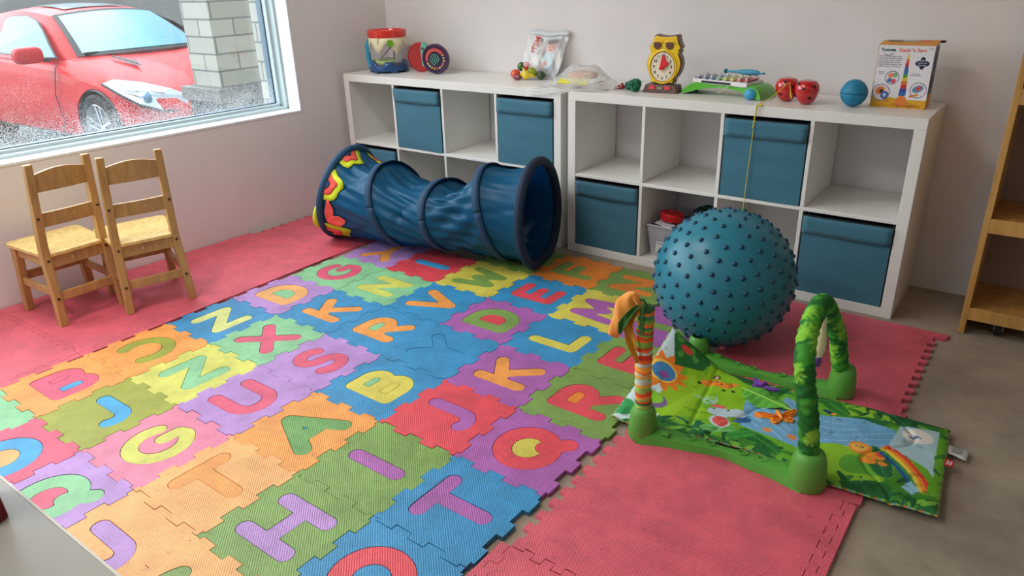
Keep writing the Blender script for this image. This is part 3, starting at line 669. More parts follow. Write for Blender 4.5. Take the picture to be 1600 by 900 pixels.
# ================================================================= CHAIRS
WOOD=woodmat('maple_wood',(190,152,96),.38); WOODT=woodmat('maple_seat',(230,200,128),.30); PLUG=mat('screw_head',(66,50,38),.4,metal=.5)
def make_chair(label,loc,rz):
    t=thing('wooden_chair',label,'chair',loc,rz,'small wooden children chairs')
    for s in(-1,1):
        q=MB(); y0,y1,y2=s*.125,s*.112,s*.104
        a=Vector((.012,y0,0)); b_=Vector((-.012,y1,.29)); c=Vector((.045,y2,.655))
        for p,r_ in((a,b_),(b_,c)): q.bar(p,r_,.024,.034,ref=(0,1,0)) if False else None
        def sec(p,wx_,wy_): return [Vector((p.x-wx_/2,p.y-wy_/2,p.z)),Vector((p.x+wx_/2,p.y-wy_/2,p.z)),Vector((p.x+wx_/2,p.y+wy_/2,p.z)),Vector((p.x-wx_/2,p.y+wy_/2,p.z))]
        S=[sec(a,.032,.030),sec(b_,.038,.030),sec(Vector((-.008,y1,.33)),.036,.030),sec(c,.026,.028)]
        V=[[q.bm.verts.new(p) for p in x] for x in S]
        for A,B in zip(V,V[1:]):
            for k in range(4): q.bm.faces.new((A[k],A[(k+1)%4],B[(k+1)%4],B[k]))
        q.bm.faces.new(V[0][::-1]); q.bm.faces.new(V[-1]); q.build('back_leg',WOOD,t,bev=.003)
        q=MB(); a=Vector((-.285,s*.130,0)); b_=Vector((-.262,s*.118,.283))
        V=[[q.bm.verts.new(p) for p in sec(a,.036,.030)],[q.bm.verts.new(p) for p in sec(b_,.04,.032)]]
        for k in range(4): q.bm.faces.new((V[0][k],V[0][(k+1)%4],V[1][(k+1)%4],V[1][k]))
        q.bm.faces.new(V[0][::-1]); q.bm.faces.new(V[-1]); q.build('front_leg',WOOD,t,bev=.003)
        q=MB(); q.bar((-.26,s*.116,.262),(-.012,s*.112,.262),.016,.04,ref=(0,0,1)); q.build('apron',WOOD,t,bev=.002)
        q=MB(); q.bar((-.272,s*.124,.135),(-.002,s*.118,.135),.014,.032); q.build('stretcher',WOOD,t,bev=.002)
        q=MB()
        for z_ in(.27,.12,.44): 
            yy=s*(.125-.013*z_/.29+.0125) if z_<.3 else s*.1215
        for z_,x_ in((.27,-.010+.0165),(.115,.002+.017),(.445,.010+.0155)):
            q.cyl((x_+.001,s*(.119 if z_<.2 else .112),z_),(x_+.0045,s*(.119 if z_<.2 else .112),z_),.0052,seg=10)
        q.build('screw_head',PLUG,t)
    q=MB(); q.bar((-.264,-.10,.262),(-.264,.10,.262),.016,.04); q.build('apron',WOOD,t)
    q=MB(); q.bar((-.008,-.10,.258),(-.008,.10,.258),.016,.045); q.build('apron',WOOD,t,bev=.002)
    q=MB(); q.bar((.003,-.108,.118),(.003,.108,.118),.014,.036); q.build('stretcher',WOOD,t,bev=.002)
    q=MB(); q.bar((-.275,-.108,.150),(-.275,.108,.150),.014,.036); q.build('stretcher',WOOD,t,bev=.002)
    q=MB(); pl=[(-.30,-.125),(-.29,-.14),(-.275,-.145),(.0,-.126),(.012,-.115),(.012,.115),(.0,.126),(-.275,.145),(-.29,.14),(-.30,.125)]
    pl=[(-.30,-.125),(-.29,-.14),(-.275,-.145),(-.032,-.128),(-.032,-.098),(.014,-.098),(.014,.098),(-.032,.098),(-.032,.128),(-.275,.145),(-.29,.14),(-.30,.125)]
    q.prism(pl,.284,.299); q.build('seat',WOODT,t,bev=.003)
    def rail(z0,z1,arch,nm):
        q=MB(); n_=12; P=[]
        for k in range(n_+1):
            u=k/n_; y=-.097+.194*u; cv=.006*math.sin(PI*u); x_=lambda z:-.008+(z-.33)/.325*.053
            zt=z1+arch*math.sin(PI*u); P.append([Vector((x_(z0)-cv*0-.008+cv,y,z0)),Vector((x_(z0)+.008+cv,y,z0)),Vector((x_(zt)+.008+cv,y,zt)),Vector((x_(zt)-.008+cv,y,zt)),Vector((x_(z0)-.008+cv,y,z0))])
        q.grid(P); bmesh.ops.remove_doubles(q.bm,verts=q.bm.verts,dist=1e-6); bmesh.ops.holes_fill(q.bm,edges=q.bm.edges); q.build(nm,WOOD,t)
    rail(.545,.612,.018,'top_rail'); rail(.405,.462,0,'middle_rail')
    q=MB()
    for z_,y_ in((.262,-.02),): q.cyl((.0,y_,z_),(.0025,y_,z_),.005,seg=10)
    q.cyl((.021,.02,.44),(.0235,.02,.44),.005,seg=10); q.build('wood_plug',mat('plug_light',(226,196,140),.5),t)
    return t
make_chair('small wooden chair on the left, standing nearer the photo edge under the window',(-1.240,-1.715,.0115),0.0)
make_chair('small wooden chair on the right of the pair, turned slightly beside the other',(-1.085,-1.505,.0115),-.27)

# ================================================================= BALL
def make_ball():
    t=thing('exercise_ball','large teal exercise ball covered in rubber nubs in front of the right shelf unit','exercise ball',(.984,-.528,.0125))
    R=.242; q=MB(); q.sph((0,0,R),R,seg=72,ring=44); 
    for v in q.bm.verts:
        if v.co.z<.006: v.co.z=.004+v.co.z*.3
    q.build('ball_skin',mat('ball_vinyl',(40,122,142),.36,noise=.10,nscale=7,bump=.12,bscale=40),t,smooth=True,angle=180)
    q=MB(); ax=Vector((.25,-.5,.85)).normalized(); qq=Vector((0,0,1)).rotation_difference(ax)
    for k in range(1,15):
        ph=PI*k/15; n_=max(3,int(round(2*PI*math.sin(ph)*R/.051)))
        for a in range(n_):
            th=2*PI*(a+(k%2)*.5)/n_; d=Vector((math.sin(ph)*math.cos(th),math.sin(ph)*math.sin(th),math.cos(ph))); d.rotate(qq)
            if d.z<-.93: continue
            c=Vector((0,0,R))+d*R; Q=Vector((0,0,1)).rotation_difference(d).to_matrix().to_4x4()
            q.lathe([(.0098,-.002),(.0084,.0028),(.0056,.0066),(0,.0084)],m=None,seg=8,M=Matrix.Translation(c)@Q)
    o=q.build('nubs',mat('nub_dark',(14,66,92),.45),t,smooth=True,angle=180); o['kind']='stuff'
make_ball()

# ================================================================= PLAY GYM
GG=mat('gym_green',(92,158,62),.42,noise=.05); GG2=mat('gym_green_rail',(86,158,58),.45)
G=thing('play_gym','green baby play gym with one leafy arch and one striped post','play gym',(1.25,-1.0,.012)); og=Vector((1.25,-1.0,.012))
def socket(x,y,nm,z1=.125,openm=False,k_=.92):
    q=MB(); pr=[(.0,.0),(.044*k_,.0),(.046*k_,.006),(.044*k_,z1*.5),(.040*k_,z1*.80),(.034*k_,z1-.004),(.029*k_,z1)]
    if openm: pr+= [(.025,z1),(.024,z1-.05),(0,z1-.05)]
    else: pr+=[(0,z1)]
    q.lathe(pr,c=(x-og.x,y-og.y,0.001)); o=q.build(nm,GG,G,smooth=True,angle=50); return o
socket(1.037,-1.236,'socket',.098); socket(1.492,-1.195,'socket',.102,k_=1.05); socket(1.450,-.682,'socket',.100); socket(.983,-.712,'socket',.088,True,k_=.8)
def grail(p0,p1,sgn):
    q=MB(); n_=30; P=[]
    for k in range(n_+1):
        u=k/n_; x=p0[0]+(p1[0]-p0[0])*u; y=p0[1]+(p1[1]-p0[1])*u; wv=.032+.012*math.cos(2*PI*u)+.006*math.cos(6*PI*u)*(.5)
        yo=sgn*.022*math.sin(PI*u); zt=.034-.010*math.sin(PI*u)
        P.append([Vector((x-og.x,y+yo-wv-og.y,.0)),Vector((x-og.x,y+yo-wv*.8-og.y,zt*.8)),Vector((x-og.x,y+yo-wv*.3-og.y,zt)),Vector((x-og.x,y+yo+wv*.3-og.y,zt)),Vector((x-og.x,y+yo+wv*.8-og.y,zt*.8)),Vector((x-og.x,y+yo+wv-og.y,.0)),Vector((x-og.x,y+yo-wv-og.y,.0))])
    q.grid(P); bmesh.ops.remove_doubles(q.bm,verts=q.bm.verts,dist=1e-6); bmesh.ops.holes_fill(q.bm,edges=q.bm.edges)
    # raised leaf and ring details moulded in the rail
    for u in (.30,.42,.62,.74):
        x=p0[0]+(p1[0]-p0[0])*u-og.x; y=p0[1]+(p1[1]-p0[1])*u-og.y+sgn*.022*math.sin(PI*u)
        q.tube([(x+.013*math.cos(a*PI/8),y+.010*math.sin(a*PI/8),.0275) for a in range(16)],.0018,closed=True,seg=6)
    q.box((p0[0]+(p1[0]-p0[0])*.16-og.x,p0[1]-og.y,.034),(.022,.016,.008),bev=.002)
    q.build('base_rail',GG2,G,smooth=True,angle=40)
grail((1.037,-1.238),(1.492,-1.197),1); grail((.983,-.712),(1.450,-.682),-1)
# leafy arch sleeve
ap=bez([(1.490,-1.195,.085),(1.474,-1.192,.20),(1.452,-1.187,.30),(1.436,-1.165,.370),(1.424,-1.10,.420),(1.418,-1.01,.433),(1.412,-.92,.408),(1.411,-.81,.330),(1.425,-.73,.225),(1.442,-.688,.085)],10)
def sleeve(path,r,colf,nm,rip=.0012,ns=26,mname='sleeve_fabric',den=3):
    # resample
    L=[0]
    for a,b_ in zip(path,path[1:]): L.append(L[-1]+(b_-a).length)
    N=int(L[-1]/.0035); pts=[]; j=0
    for k in range(N+1):
        s=L[-1]*k/N
        while j<len(L)-2 and L[j+1]<s: j+=1
        f=(s-L[j])/max(1e-9,L[j+1]-L[j]); pts.append(path[j]*(1-f)+path[j+1]*f)
    up=Vector((1,0,0)); P=np.zeros((N+1,ns+1,3)); K=np.zeros((N+1,ns+1,3))
    for k,p in enumerate(pts):
        t_=(pts[min(k+1,N)]-pts[max(k-1,0)]).normalized(); up=(up-t_*up.dot(t_)).normalized(); sd=t_.cross(up)
        for a in range(ns+1):
            th=2*PI*a/ns; rr_=r+rip*math.sin(k*.9+2*math.sin(th*2+k*.1))+rip*.5*math.sin(k*.37+th*3)
            P[k,a]=p+rr_*(math.cos(th)*up+math.sin(th)*sd)-og
    U,V=np.meshgrid(np.linspace(0,L[-1],N+1),np.linspace(0,1,ns+1),indexing='ij')
    return painted(nm,P,colf(U,V),vmat(mname,.75,.3),G)
dg=np.array(s2l((30,104,38))); lg=np.array(s2l((128,190,56))); mg=np.array(s2l((62,146,44)))
def leafcol(U,V):
    c=np.zeros(U.shape+(3,))+dg; rnd=random.Random(3); X=U; Y=V*.165
    n1=vnoise(X,Y,40,2); c[n1>.62]=mg
    for k in range(46):
        cx,cy,ang=rnd.uniform(0,1.1),rnd.uniform(0,.165),rnd.uniform(0,PI*2); colr=lg if rnd.random()<.65 else mg
        for fr in range(-3,4):
            a2=ang+fr*.32; l=.036-.004*abs(fr)
            for wy in (0,.165,-.165):
                c[ell(X,Y,cx+math.cos(a2)*l*.7,cy+math.sin(a2)*l*.7+wy,l*.8,.0042,a2)]=colr
    return c
o=sleeve(ap,.0255,leafcol,'leafy_arch_sleeve',.0014)
pp=bez([(1.037,-1.236,.080),(1.031,-1.236,.20),(1.029,-1.236,.32),(1.029,-1.236,.422)],10)
def stripecol(U,V):
    pal=[(242,134,44),(216,70,40),(240,170,60),(40,110,60),(130,180,70),(196,220,200),(228,90,50),(60,140,90),(236,120,40),(150,190,90)]
    c=np.zeros(U.shape+(3,)); seq=random.Random(5); edges_=[0]; 
    while edges_[-1]<.5: edges_.append(edges_[-1]+seq.choice((.005,.008,.012,.017)))
    for a,(x0,x1) in enumerate(zip(edges_,edges_[1:])): 
        mk=(U+.002*np.sin(V*2*PI+U*50)>=x0)&(U+.002*np.sin(V*2*PI+U*50)<x1); c[mk]=s2l(pal[(a*3+a//4)%10])
    return c
sleeve(pp,.0235,stripecol,'striped_post_sleeve',.0012)
q=MB(); e=pp[-1]-og; q.sph(e,.0240,sc=(1,1,.35)); q.build('post_cap',mat('cap_dark_green',(40,84,46),.6),G,smooth=True)
# cloth leaves on the striped post
def cloth(nm,path,widths,colr,nrm=(0,-1,0),curl=.01):
    q=MB(); P=[]; path=bez(path,6); n_=len(path)
    for k,p in enumerate(path):
        u=k/(n_-1)*(len(widths)-1); i=min(int(u),len(widths)-2); w_=widths[i]*(1-(u-i))+widths[i+1]*(u-i)
        t_=(path[min(k+1,n_-1)]-path[max(k-1,0)]).normalized(); sd=t_.cross(Vector(nrm)).normalized()
        P.append([p-og+sd*w_*(s_/4)+Vector(nrm)*(curl*(abs(s_/4)**2)+.003*math.sin(k*.8+s_)) for s_ in range(-4,5)])
    q.grid(P); return q.build(nm,colr,G,smooth=True,thick=.0018)
OF=mat('orange_felt',(232,150,56),.8,bump=.3,bscale=90,sheen=.3); OG=mat('green_felt',(60,120,50),.8)
cloth('cloth_leaf',[(1.024,-1.262,.428),(1.006,-1.270,.462),(.985,-1.272,.430),(.966,-1.272,.380),(.945,-1.270,.325)],[.008,.012,.030,.020,.016],OF,nrm=(.3,-.92,.25),curl=-.012)
cloth('cloth_leaf',[(1.018,-1.264,.425),(.998,-1.270,.385),(1.006,-1.268,.330),(1.026,-1.264,.265)],[.006,.014,.014,.003],mat('olive_felt',(196,146,40),.8),nrm=(.2,-.98,0))
cloth('cloth_leaf',[(1.022,-1.268,.440),(1.004,-1.280,.415),(.988,-1.284,.385),(.978,-1.282,.350)],[.004,.009,.011,.004],OG,nrm=(.1,-.98,0))
q=MB(); q.tube([p-og for p in bez([(1.034,-1.240,.428),(1.024,-1.250,.450),(1.010,-1.262,.440)],6)],.0035,seg=8); q.box((1.031-og.x,-1.2625-og.y,.385-og.z+.012),(.010,.003,.085)); q.build('tie_strap',OG,G)
# quilt -------------------------------------------------------------
Q=thing('baby_play_quilt','green jungle-print baby quilt lying through the play gym, left end folded up','play mat',(1.35,-.97,.012)); oq=Vector((1.35,-.97,.012))
nu,nv=300,170
u=np.linspace(0,1,nu)[:,None]*np.ones((1,nv)); v=np.ones((nu,1))*np.linspace(0,1,nv)[None,:]
c00,c10,c11,c01=np.array((.925,-1.225)),np.array((1.795,-1.160)),np.array((1.765,-.728)),np.array((.910,-.775))
XY=(1-u)[...,None]*(1-v)[...,None]*c00+u[...,None]*(1-v)[...,None]*c10+u[...,None]*v[...,None]*c11+(1-u)[...,None]*v[...,None]*c01
X=XY[...,0].copy(); Y=XY[...,1].copy()
neck=np.exp(-((X-1.26)/.18)**4); Y2=Y+neck*np.where(v<.5,.040*(1-2*v),-.008*(2*v-1)); 
edged=np.minimum(np.minimum(u,1-u)*.87,np.minimum(v,1-v)*.44)
puff=.012*(1-np.exp(-edged/.014))
quilt=np.minimum.reduce([np.abs(X-1.118+.15*(Y+1)),np.abs(X-1.255-.3*(Y+1)),np.abs(X-1.64-.05*np.sin(Y*20))])
Z=.004+puff-.005*np.exp(-(quilt/.007)**2)+.006*vnoise(X+5,Y+5,9,4)+.0035*vnoise(X+5,Y+5,26,5)
lift=np.clip((.205-(X-.915)-.10*(1-v))/.205,0,1)
Z=Z+lift**1.3*(.03+.085*v)*1.05
# paint
def Lc(r,g,b_): return np.array(s2l((r,g,b_)))
NX=u; K=np.zeros((nu,nv,3))+Lc(70,138,44)
XX,YY=X,Y
n1=vnoise(XX+3,YY+3,14,8); n2=vnoise(XX+3,YY+3,45,9)
K[n1>.55]=Lc(104,172,44); K[(n1<.40)]=Lc(40,104,50)
main=inpoly(XX,YY,[(1.00,-.80),(1.12,-.78),(1.23,-.83),(1.26,-.95),(1.255,-1.08),(1.16,-1.17),(1.06,-1.16),(1.03,-1.0)])
K[main]=Lc(138,190,34); K[main&(n1>.6)]=Lc(118,176,38)
K[inpoly(XX,YY,[(.9,-1.25),(1.04,-1.17),(1.06,-1.02),(1.0,-.90),(.98,-.76),(.88,-.7)])]=Lc(206,226,228)
K[inpoly(XX,YY,[(.99,-1.12),(1.08,-1.16),(1.10,-1.0),(1.05,-.88),(1.01,-.92)])]=Lc(150,196,40)
fold=inpoly(XX,YY,[(.98,-.90),(1.06,-.84),(1.07,-.74),(.93,-.72),(.93,-.80)]); K[fold]=Lc(40,104,48); K[fold&(n2>.6)]=Lc(84,150,60)
K[ell(XX,YY,.985,-.815,.02,.014)]=Lc(200,70,50)
def star(cx,cy,r,c,k=12,a=.45):
    ang=np.arctan2(YY-cy,XX-cx); rr_=np.hypot(XX-cx,YY-cy); K[rr_<r*(1+a*np.abs(((ang*k/(2*PI))%1)-.5)*2-a*.5)]=c
star(.965,-.955,.070,Lc(238,132,44)); K[ell(XX,YY,.965,-.955,.046,.046)]=Lc(246,200,80); K[ell(XX,YY,.968,-.955,.038,.038)]=Lc(70,130,186); K[ell(XX,YY,.975,-.965,.014,.014)&(n2>.4)]=Lc(150,70,150)
K[ell(XX,YY,.998,-1.085,.042,.036)]=Lc(126,100,140); K[ell(XX,YY,.992,-1.075,.030,.026)]=Lc(140,208,50)
K[ell(XX,YY,.92,-1.17,.06,.04)]=Lc(60,160,90)
river=inpoly(XX,YY,[(1.225,-.90),(1.262,-1.075),(1.345,-1.085),(1.45,-1.09),(1.50,-1.02),(1.645,-.965),(1.640,-.84),(1.55,-.83),(1.43,-.875),(1.33,-.83),(1.30,-.90),(1.245,-.90)])
K[river]=Lc(110,168,204); wl=np.abs(np.sin((YY+.06*np.sin(XX*14))*90)); K[river&(wl<.07)&(n1>.4)]=Lc(200,222,236)
for cx,cy in((1.290,-.985),(1.375,-.845),(1.405,-1.045),(1.335,-1.055)): star(cx,cy,.013,Lc(226,140,70),5,.6)
g2=inpoly(XX,YY,[(1.46,-1.03),(1.52,-1.0),(1.63,-1.0),(1.66,-1.10),(1.56,-1.16),(1.47,-1.14)]); K[g2]=Lc(136,188,46); K[g2&(n1>.58)]=Lc(90,160,50)
g3=inpoly(XX,YY,[(1.48,-.84),(1.56,-.81),(1.63,-.80),(1.60,-.76),(1.50,-.755)]); K[g3]=Lc(140,192,50)
# leaves at the borders
rnd=random.Random(11)
for k in range(150):
    side=rnd.random()
    if side<.45: cx,cy=rnd.uniform(1.05,1.76),rnd.uniform(-1.20,-1.13)
    elif side<.75: cx,cy=rnd.uniform(1.2,1.62),rnd.uniform(-.80,-.73)
    else: cx,cy=rnd.uniform(1.66,1.78),rnd.uniform(-1.15,-.74)
    a=rnd.uniform(0,PI); cl=rnd.choice([Lc(28,92,44),Lc(56,128,44),Lc(120,180,60),Lc(34,108,70),Lc(30,88,40)]); K[ell(XX,YY,cx,cy,rnd.uniform(.018,.034),rnd.uniform(.004,.009),a)]=cl
def bigleaf(cx,cy,a,b_,t_,c1,c2):
    mk=ell(XX,YY,cx,cy,a,b_,t_); K[mk]=c1; d=(XX-cx)*-math.sin(t_)+(YY-cy)*math.cos(t_); K[mk&(np.abs(d)<.002)]=c2
bigleaf(1.215,-1.135,.055,.022,.5,Lc(110,184,100),Lc(60,130,60)); bigleaf(1.335,-1.125,.075,.026,-.45,Lc(36,112,44),Lc(80,160,70)); bigleaf(1.28,-1.13,.05,.02,.9,Lc(60,150,60),Lc(30,100,40))
bigleaf(1.46,-.80,.06,.025,-.6,Lc(46,120,44),Lc(90,160,60)); bigleaf(1.40,-.79,.05,.02,.3,Lc(40,110,50),Lc(90,160,60)); bigleaf(1.63,-1.02,.07,.030,-1.1,Lc(40,104,60),Lc(60,140,80))
# elephant
K[ell(XX,YY,1.195,-1.030,.046,.030,.35)]=Lc(186,206,214); K[ell(XX,YY,1.232,-1.010,.026,.028)]=Lc(186,206,214)
K[ell(XX,YY,1.262,-1.035,.022,.020,.4)]=Lc(52,96,150); K[ell(XX,YY,1.250,-1.055,.016,.012,.4)]=Lc(52,96,150)
K[ell(XX,YY,1.205,-1.092,.030,.037,.3)]=Lc(196,214,222); K[ell(XX,YY,1.206,-1.090,.023,.030,.3)]=Lc(232,96,88); K[ell(XX,YY,1.172,-.996,.024,.010,.2)]=Lc(228,100,96)
for cx,cy in((1.205,-1.005),(1.165,-1.02)): K[ell(XX,YY,cx,cy,.0045,.0045)]=Lc(30,40,60)
for a in range(7): K[ell(XX,YY,1.135-.006*a*math.cos(a),-.975+.018*math.sin(a*2.1),.020,.0022,a*.5)]=Lc(170,206,214)
# leopard
K[ell(XX,YY,1.125,-.865,.042,.018,-.05)]=Lc(240,140,50); K[ell(XX,YY,1.085,-.885,.016,.014)]=Lc(240,146,56); K[ell(XX,YY,1.160,-.850,.022,.012,.6)]=Lc(240,140,50)
K[ell(XX,YY,1.103,-.830,.012,.012)]=Lc(40,34,30); K[ell(XX,YY,1.103,-.832,.007,.007)]=Lc(232,180,150)
for k in range(16): K[ell(XX,YY,1.09+.075*rnd.random(),-.878+.028*rnd.random(),.0028,.0022)]=Lc(60,40,26)
for cx,cy in((1.070,-.900),(1.150,-.895),(1.178,-.888)): K[ell(XX,YY,cx,cy,.008,.005)]=Lc(36,30,30)
# monkey
for cx,cy,a,b_ in((1.575,-.985,.030,.030),(1.615,-1.0,.026,.016),(1.605,-1.03,.020,.016),(1.64,-1.025,.012,.01)): K[ell(XX,YY,cx,cy,a,b_)]=Lc(240,148,50)
K[ell(XX,YY,1.572,-.985,.020,.020)]=Lc(246,190,90); K[ell(XX,YY,1.628,-.985,.012,.014)]=Lc(220,80,50)
for cx in(1.564,1.58): K[ell(XX,YY,cx,-.978,.003,.003)]=Lc(50,30,20)
K[ell(XX,YY,1.457,-.842,.020,.009,-.3)]=Lc(40,60,90); K[ell(XX,YY,1.470,-.846,.008,.007)]=Lc(236,150,60)
# waterfall corner and rainbow
sky_=inpoly(XX,YY,[(1.635,-.935),(1.645,-.80),(1.74,-.775),(1.75,-.93),(1.76,-1.01),(1.74,-.98)]); K[sky_]=Lc(170,200,206)
K[ell(XX,YY,1.695,-.835,.040,.038)]=Lc(232,226,214); K[ell(XX,YY,1.685,-.845,.012,.004,.5)]=Lc(50,90,140); K[ell(XX,YY,1.695,-.838,.012,.003,-.4)]=Lc(50,90,140)
rx,ry=1.52,-1.16
rad=np.hypot(XX-rx,YY-ry); an=np.arctan2(YY-ry,XX-rx); bow=(an<1.12)&(an>.28)&(XX>1.62)&(XX<1.755)
for k,cl in enumerate(((40,84,150),(60,150,70),(240,210,70),(240,140,50),(226,66,50))): K[bow&(rad>.205+k*.011)&(rad<.216+k*.011)]=Lc(*cl)
K[inpoly(XX,YY,[(1.70,-1.10),(1.715,-1.06),(1.74,-1.09),(1.73,-1.12)])]=Lc(150,200,220)
K[n2>.86]=K[n2>.86]*.7
# striped binding
bd=edged<.0045; ss=np.floor((XX*1.0+YY*1.0)*110)%4
for a,cl in enumerate(((60,110,60),(200,120,60),(90,160,150),(150,170,90))): K[bd&(ss==a)]=Lc(*cl)
P=np.stack([X-oq.x,Y2-oq.y,Z],-1)
top=painted('quilt_cloth',P,K,vmat('quilt_print',.75,.25,bump=.25),Q,thick=.004)
q=MB(); q.box((.4345,.052,.0165),(.022,.032,.0016),rot=(0,0,0)); q.build('red_tag',mat('tag_red',(186,32,36),.6),Q)
for k,w_ in enumerate(('Fisher','Price')):
    text('tag_writing',w_,.0095,mat('tag_white',(240,235,230),.6),Q,Matrix.Translation((.431+.0075*k,.052,.0180))@Matrix.Rotation(PI/2,4,'Z'),.0002)
q=MB(); P2=[]
for k in range(6): P2.append([Vector((.415+.011*k,.112+.052*s_/3-.0*k,.008-.0010*k+.002*math.sin(k+s_))) for s_ in range(4)])
q.grid(P2); q.build('care_tag',mat('tag_fabric',(206,206,200),.7),Q,thick=.0008,smooth=True)
for k in range(5):
    q=MB(); q.box((.445,.124+.007*k,.0068+.0032),(.030-.004*(k%2),.0022,.0006)); q.build('care_tag_print',mat('tag_print',(110,112,112),.7),Q)
# loose toys on the quilt ---------------------------------------------
def butterfly(nm,label,loc,rz,s,colr,dark,cat='rubber toy'):
    t=thing(nm,label,cat,loc,rz)
    outl=[(0,.10),(.25,.22),(.55,.42),(.95,.50),(1.0,.40),(.80,.10),(.45,-.08),(.55,-.30),(.40,-.48),(.15,-.40),(0,-.20)]
    outl=outl+[(-x,y) for x,y in reversed(outl[1:-1])]
    q=MB(); q.prism([(x*s,y*s) for x,y in outl],0,.008); q.build('wings',colr,t,bev=.002)
    q=MB()
    for sx in(-1,1):
        q.tube([Vector((sx*x*s,y*s,.009)) for x,y in((.1,.05),(.3,.14),(.6,.30),(.88,.40),(.70,.14),(.4,.0),(.12,.0))],.0022,closed=True,seg=6)
        q.tube([Vector((sx*x*s,y*s,.009)) for x,y in((.1,-.08),(.35,-.14),(.42,-.32),(.25,-.34))],.0020,closed=True,seg=6)
    q.build('wing_ridges',dark,t,smooth=True)
    q=MB(); q.tube([(0,-.28*s,.010),(0,-.1*s,.012),(0,.12*s,.013),(0,.2*s,.010)],[.003,.0055,.0065,.004],seg=10); q.sph((0,.24*s,.012),.007); q.build('toy_body',colr,t,smooth=True)
butterfly('butterfly_toy','orange rubber butterfly toy lying on the blue river of the quilt',(1.345,-.960,.0325),.72,.066,mat('rubber_orange',(244,146,40),.45),mat('rubber_amber',(226,110,24),.45))
butterfly('butterfly_toy','purple fabric butterfly toy lying near the rear rail of the gym',(1.245,-.815,.0305),-.35,.050,mat('cloth_purple',(104,48,150),.7),mat('cloth_violet',(130,80,180),.7))
t=thing('fabric_leaf','large soft light green leaf lying beside the orange butterfly','toy leaf',(1.285,-.893,.0325),.0)
q=MB(); P2=[]
for k in range(25):
    uu_=k/24; wd=.050*math.sin(PI*(.10+.9*uu_)**.8)*(1-.10*(k%5==0)); P2.append([Vector((-.075+.15*uu_, wd*s_/5, .006+.006*math.sin(uu_*9)*abs(s_)/5+.004*(1-abs(s_)/5)+.0015*math.sin(k*1.6))) for s_ in range(-5,6)])
q.grid(P2); o=q.build('leaf_blade',mat('leaf_cloth',(96,176,60),.75),t,smooth=True,thick=.002)
q=MB(); q.tube([(-.09,0,.012),(0,0,.013),(.085,0,.011)],.0025,seg=8); q.build('leaf_midrib',mat('leaf_rib',(156,210,80),.7),t); t.rotation_euler=(0,0,-.25)
# hanging parrot-like toy under the arch
t=thing('hanging_bird_toy','cream bird toy with purple base hanging under the leafy arch','hanging toy',(1.424,-.965,.235))
q=MB(); q.lathe([(0,.030),(.013,.034),(.019,.055),(.018,.085),(.013,.115),(.011,.130),(.012,.142),(.008,.152),(0,.156)],seg=20); q.build('toy_body',mat('cream_plastic',(226,226,176),.5),t,smooth=True)
q=MB(); q.lathe([(0,0),(.010,.003),(.013,.018),(.010,.032),(0,.034)],seg=16); q.build('toy_foot',mat('purple_plastic',(90,70,140),.5),t,smooth=True)
q=MB(); q.tube([(0,0,.155),(0,0,.205)],.0015,seg=6); q.build('hanging_cord',mat('cord_cream',(220,214,180),.7),t)

#@@PART2
# ================================================================= TABLE, RED BLOCK
t=thing('grey_table','low grey laminate table with a pale edge in the bottom left corner of the photo','table',(.62,-2.94,0))
TOPM=mat('table_laminate',(150,146,136),.32,noise=.10,nscale=3); EDG=mat('table_edge',(206,200,186),.4); MET=mat('table_leg_grey',(120,122,124),.35,metal=.7)
q=MB(); q.box((0,0,.486),(1.02,.672,.024)); q.build('tabletop',TOPM,t)
q=MB(); q.box((0,.338,.486),(1.024,.004,.026)); q.box((0,-.338,.486),(1.024,.004,.026)); q.box((.512,0,.486),(.004,.68,.026)); q.box((-.512,0,.486),(.004,.68,.026)); q.build('edge_band',EDG,t)
for sx in(-1,1):
    for sy in(-1,1): q=MB(); q.cyl((sx*.44,sy*.27,0),(sx*.44,sy*.27,.474),.018); q.build('leg',MET,t,smooth=True)
t=thing('red_wooden_post','dark red wooden piece standing on the grey table at the left edge','wooden piece',(.594,-2.652,.4982),0)
q=MB(); q.hexa([(-.06,-.03,0),(.030,-.008,0),(.022,.014,0),(-.06,.03,0),(-.066,-.022,.20),(-.004,-.006,.20),(-.010,.012,.20),(-.066,.024,.20)]); q.build('post',mat('dark_red_paint',(122,14,28),.4),t,bev=.002)

# ================================================================= BOOKCASE
OAK=woodmat('oak_veneer',(196,150,84),.4)
t=thing('wooden_bookcase','tall light wooden bookcase on casters at the right edge of the photo','bookcase',(1.69,.012,0))
def bb_(n,x0,x1,y0,y1,z0,z1,m=OAK): q=MB(); q.box(((x0+x1)/2,(y0+y1)/2,(z0+z1)/2),(x1-x0,y1-y0,z1-z0),bev=.001,seg=1); return q.build(n,m,t)
bb_('side_panel',0,.020,0,.30,.002,1.46); bb_('side_panel',.90,.92,0,.30,.002,1.46); bb_('top_panel',.0203,.8997,0,.30,1.44,1.46)
for z in(.104,.440,.878): 
    bb_('shelf',.0203,.8997,.004,.296,z-.018,z)
    bb_('shelf_lip',.0203,.8997,.0,.0035,z-.048,z+.004) if z>.2 else bb_('shelf_lip',.0203,.8997,.0,.0035,z-.044,z+.003)
bb_('back_panel',.0203,.8997,.296,.302,.06,1.44,mat('bookcase_back',(150,128,112),.6))
for x in(.12,.80):
    for y in(.06,.24):
        q=MB(); q.cyl((x-.011,y,.025),(x+.011,y,.025),.0245,seg=24); w_=q.build('caster_wheel',mat('caster_black',(22,22,24),.5),t,smooth=True)
        q=MB(); q.box((x-.014,y,.042),(.003,.022,.05)); q.box((x+.014,y,.042),(.003,.022,.05)); q.box((x,y,.076),(.05,.04,.018)); q.build('caster_bracket',mat('caster_metal',(160,164,168),.35,metal=.8),t)

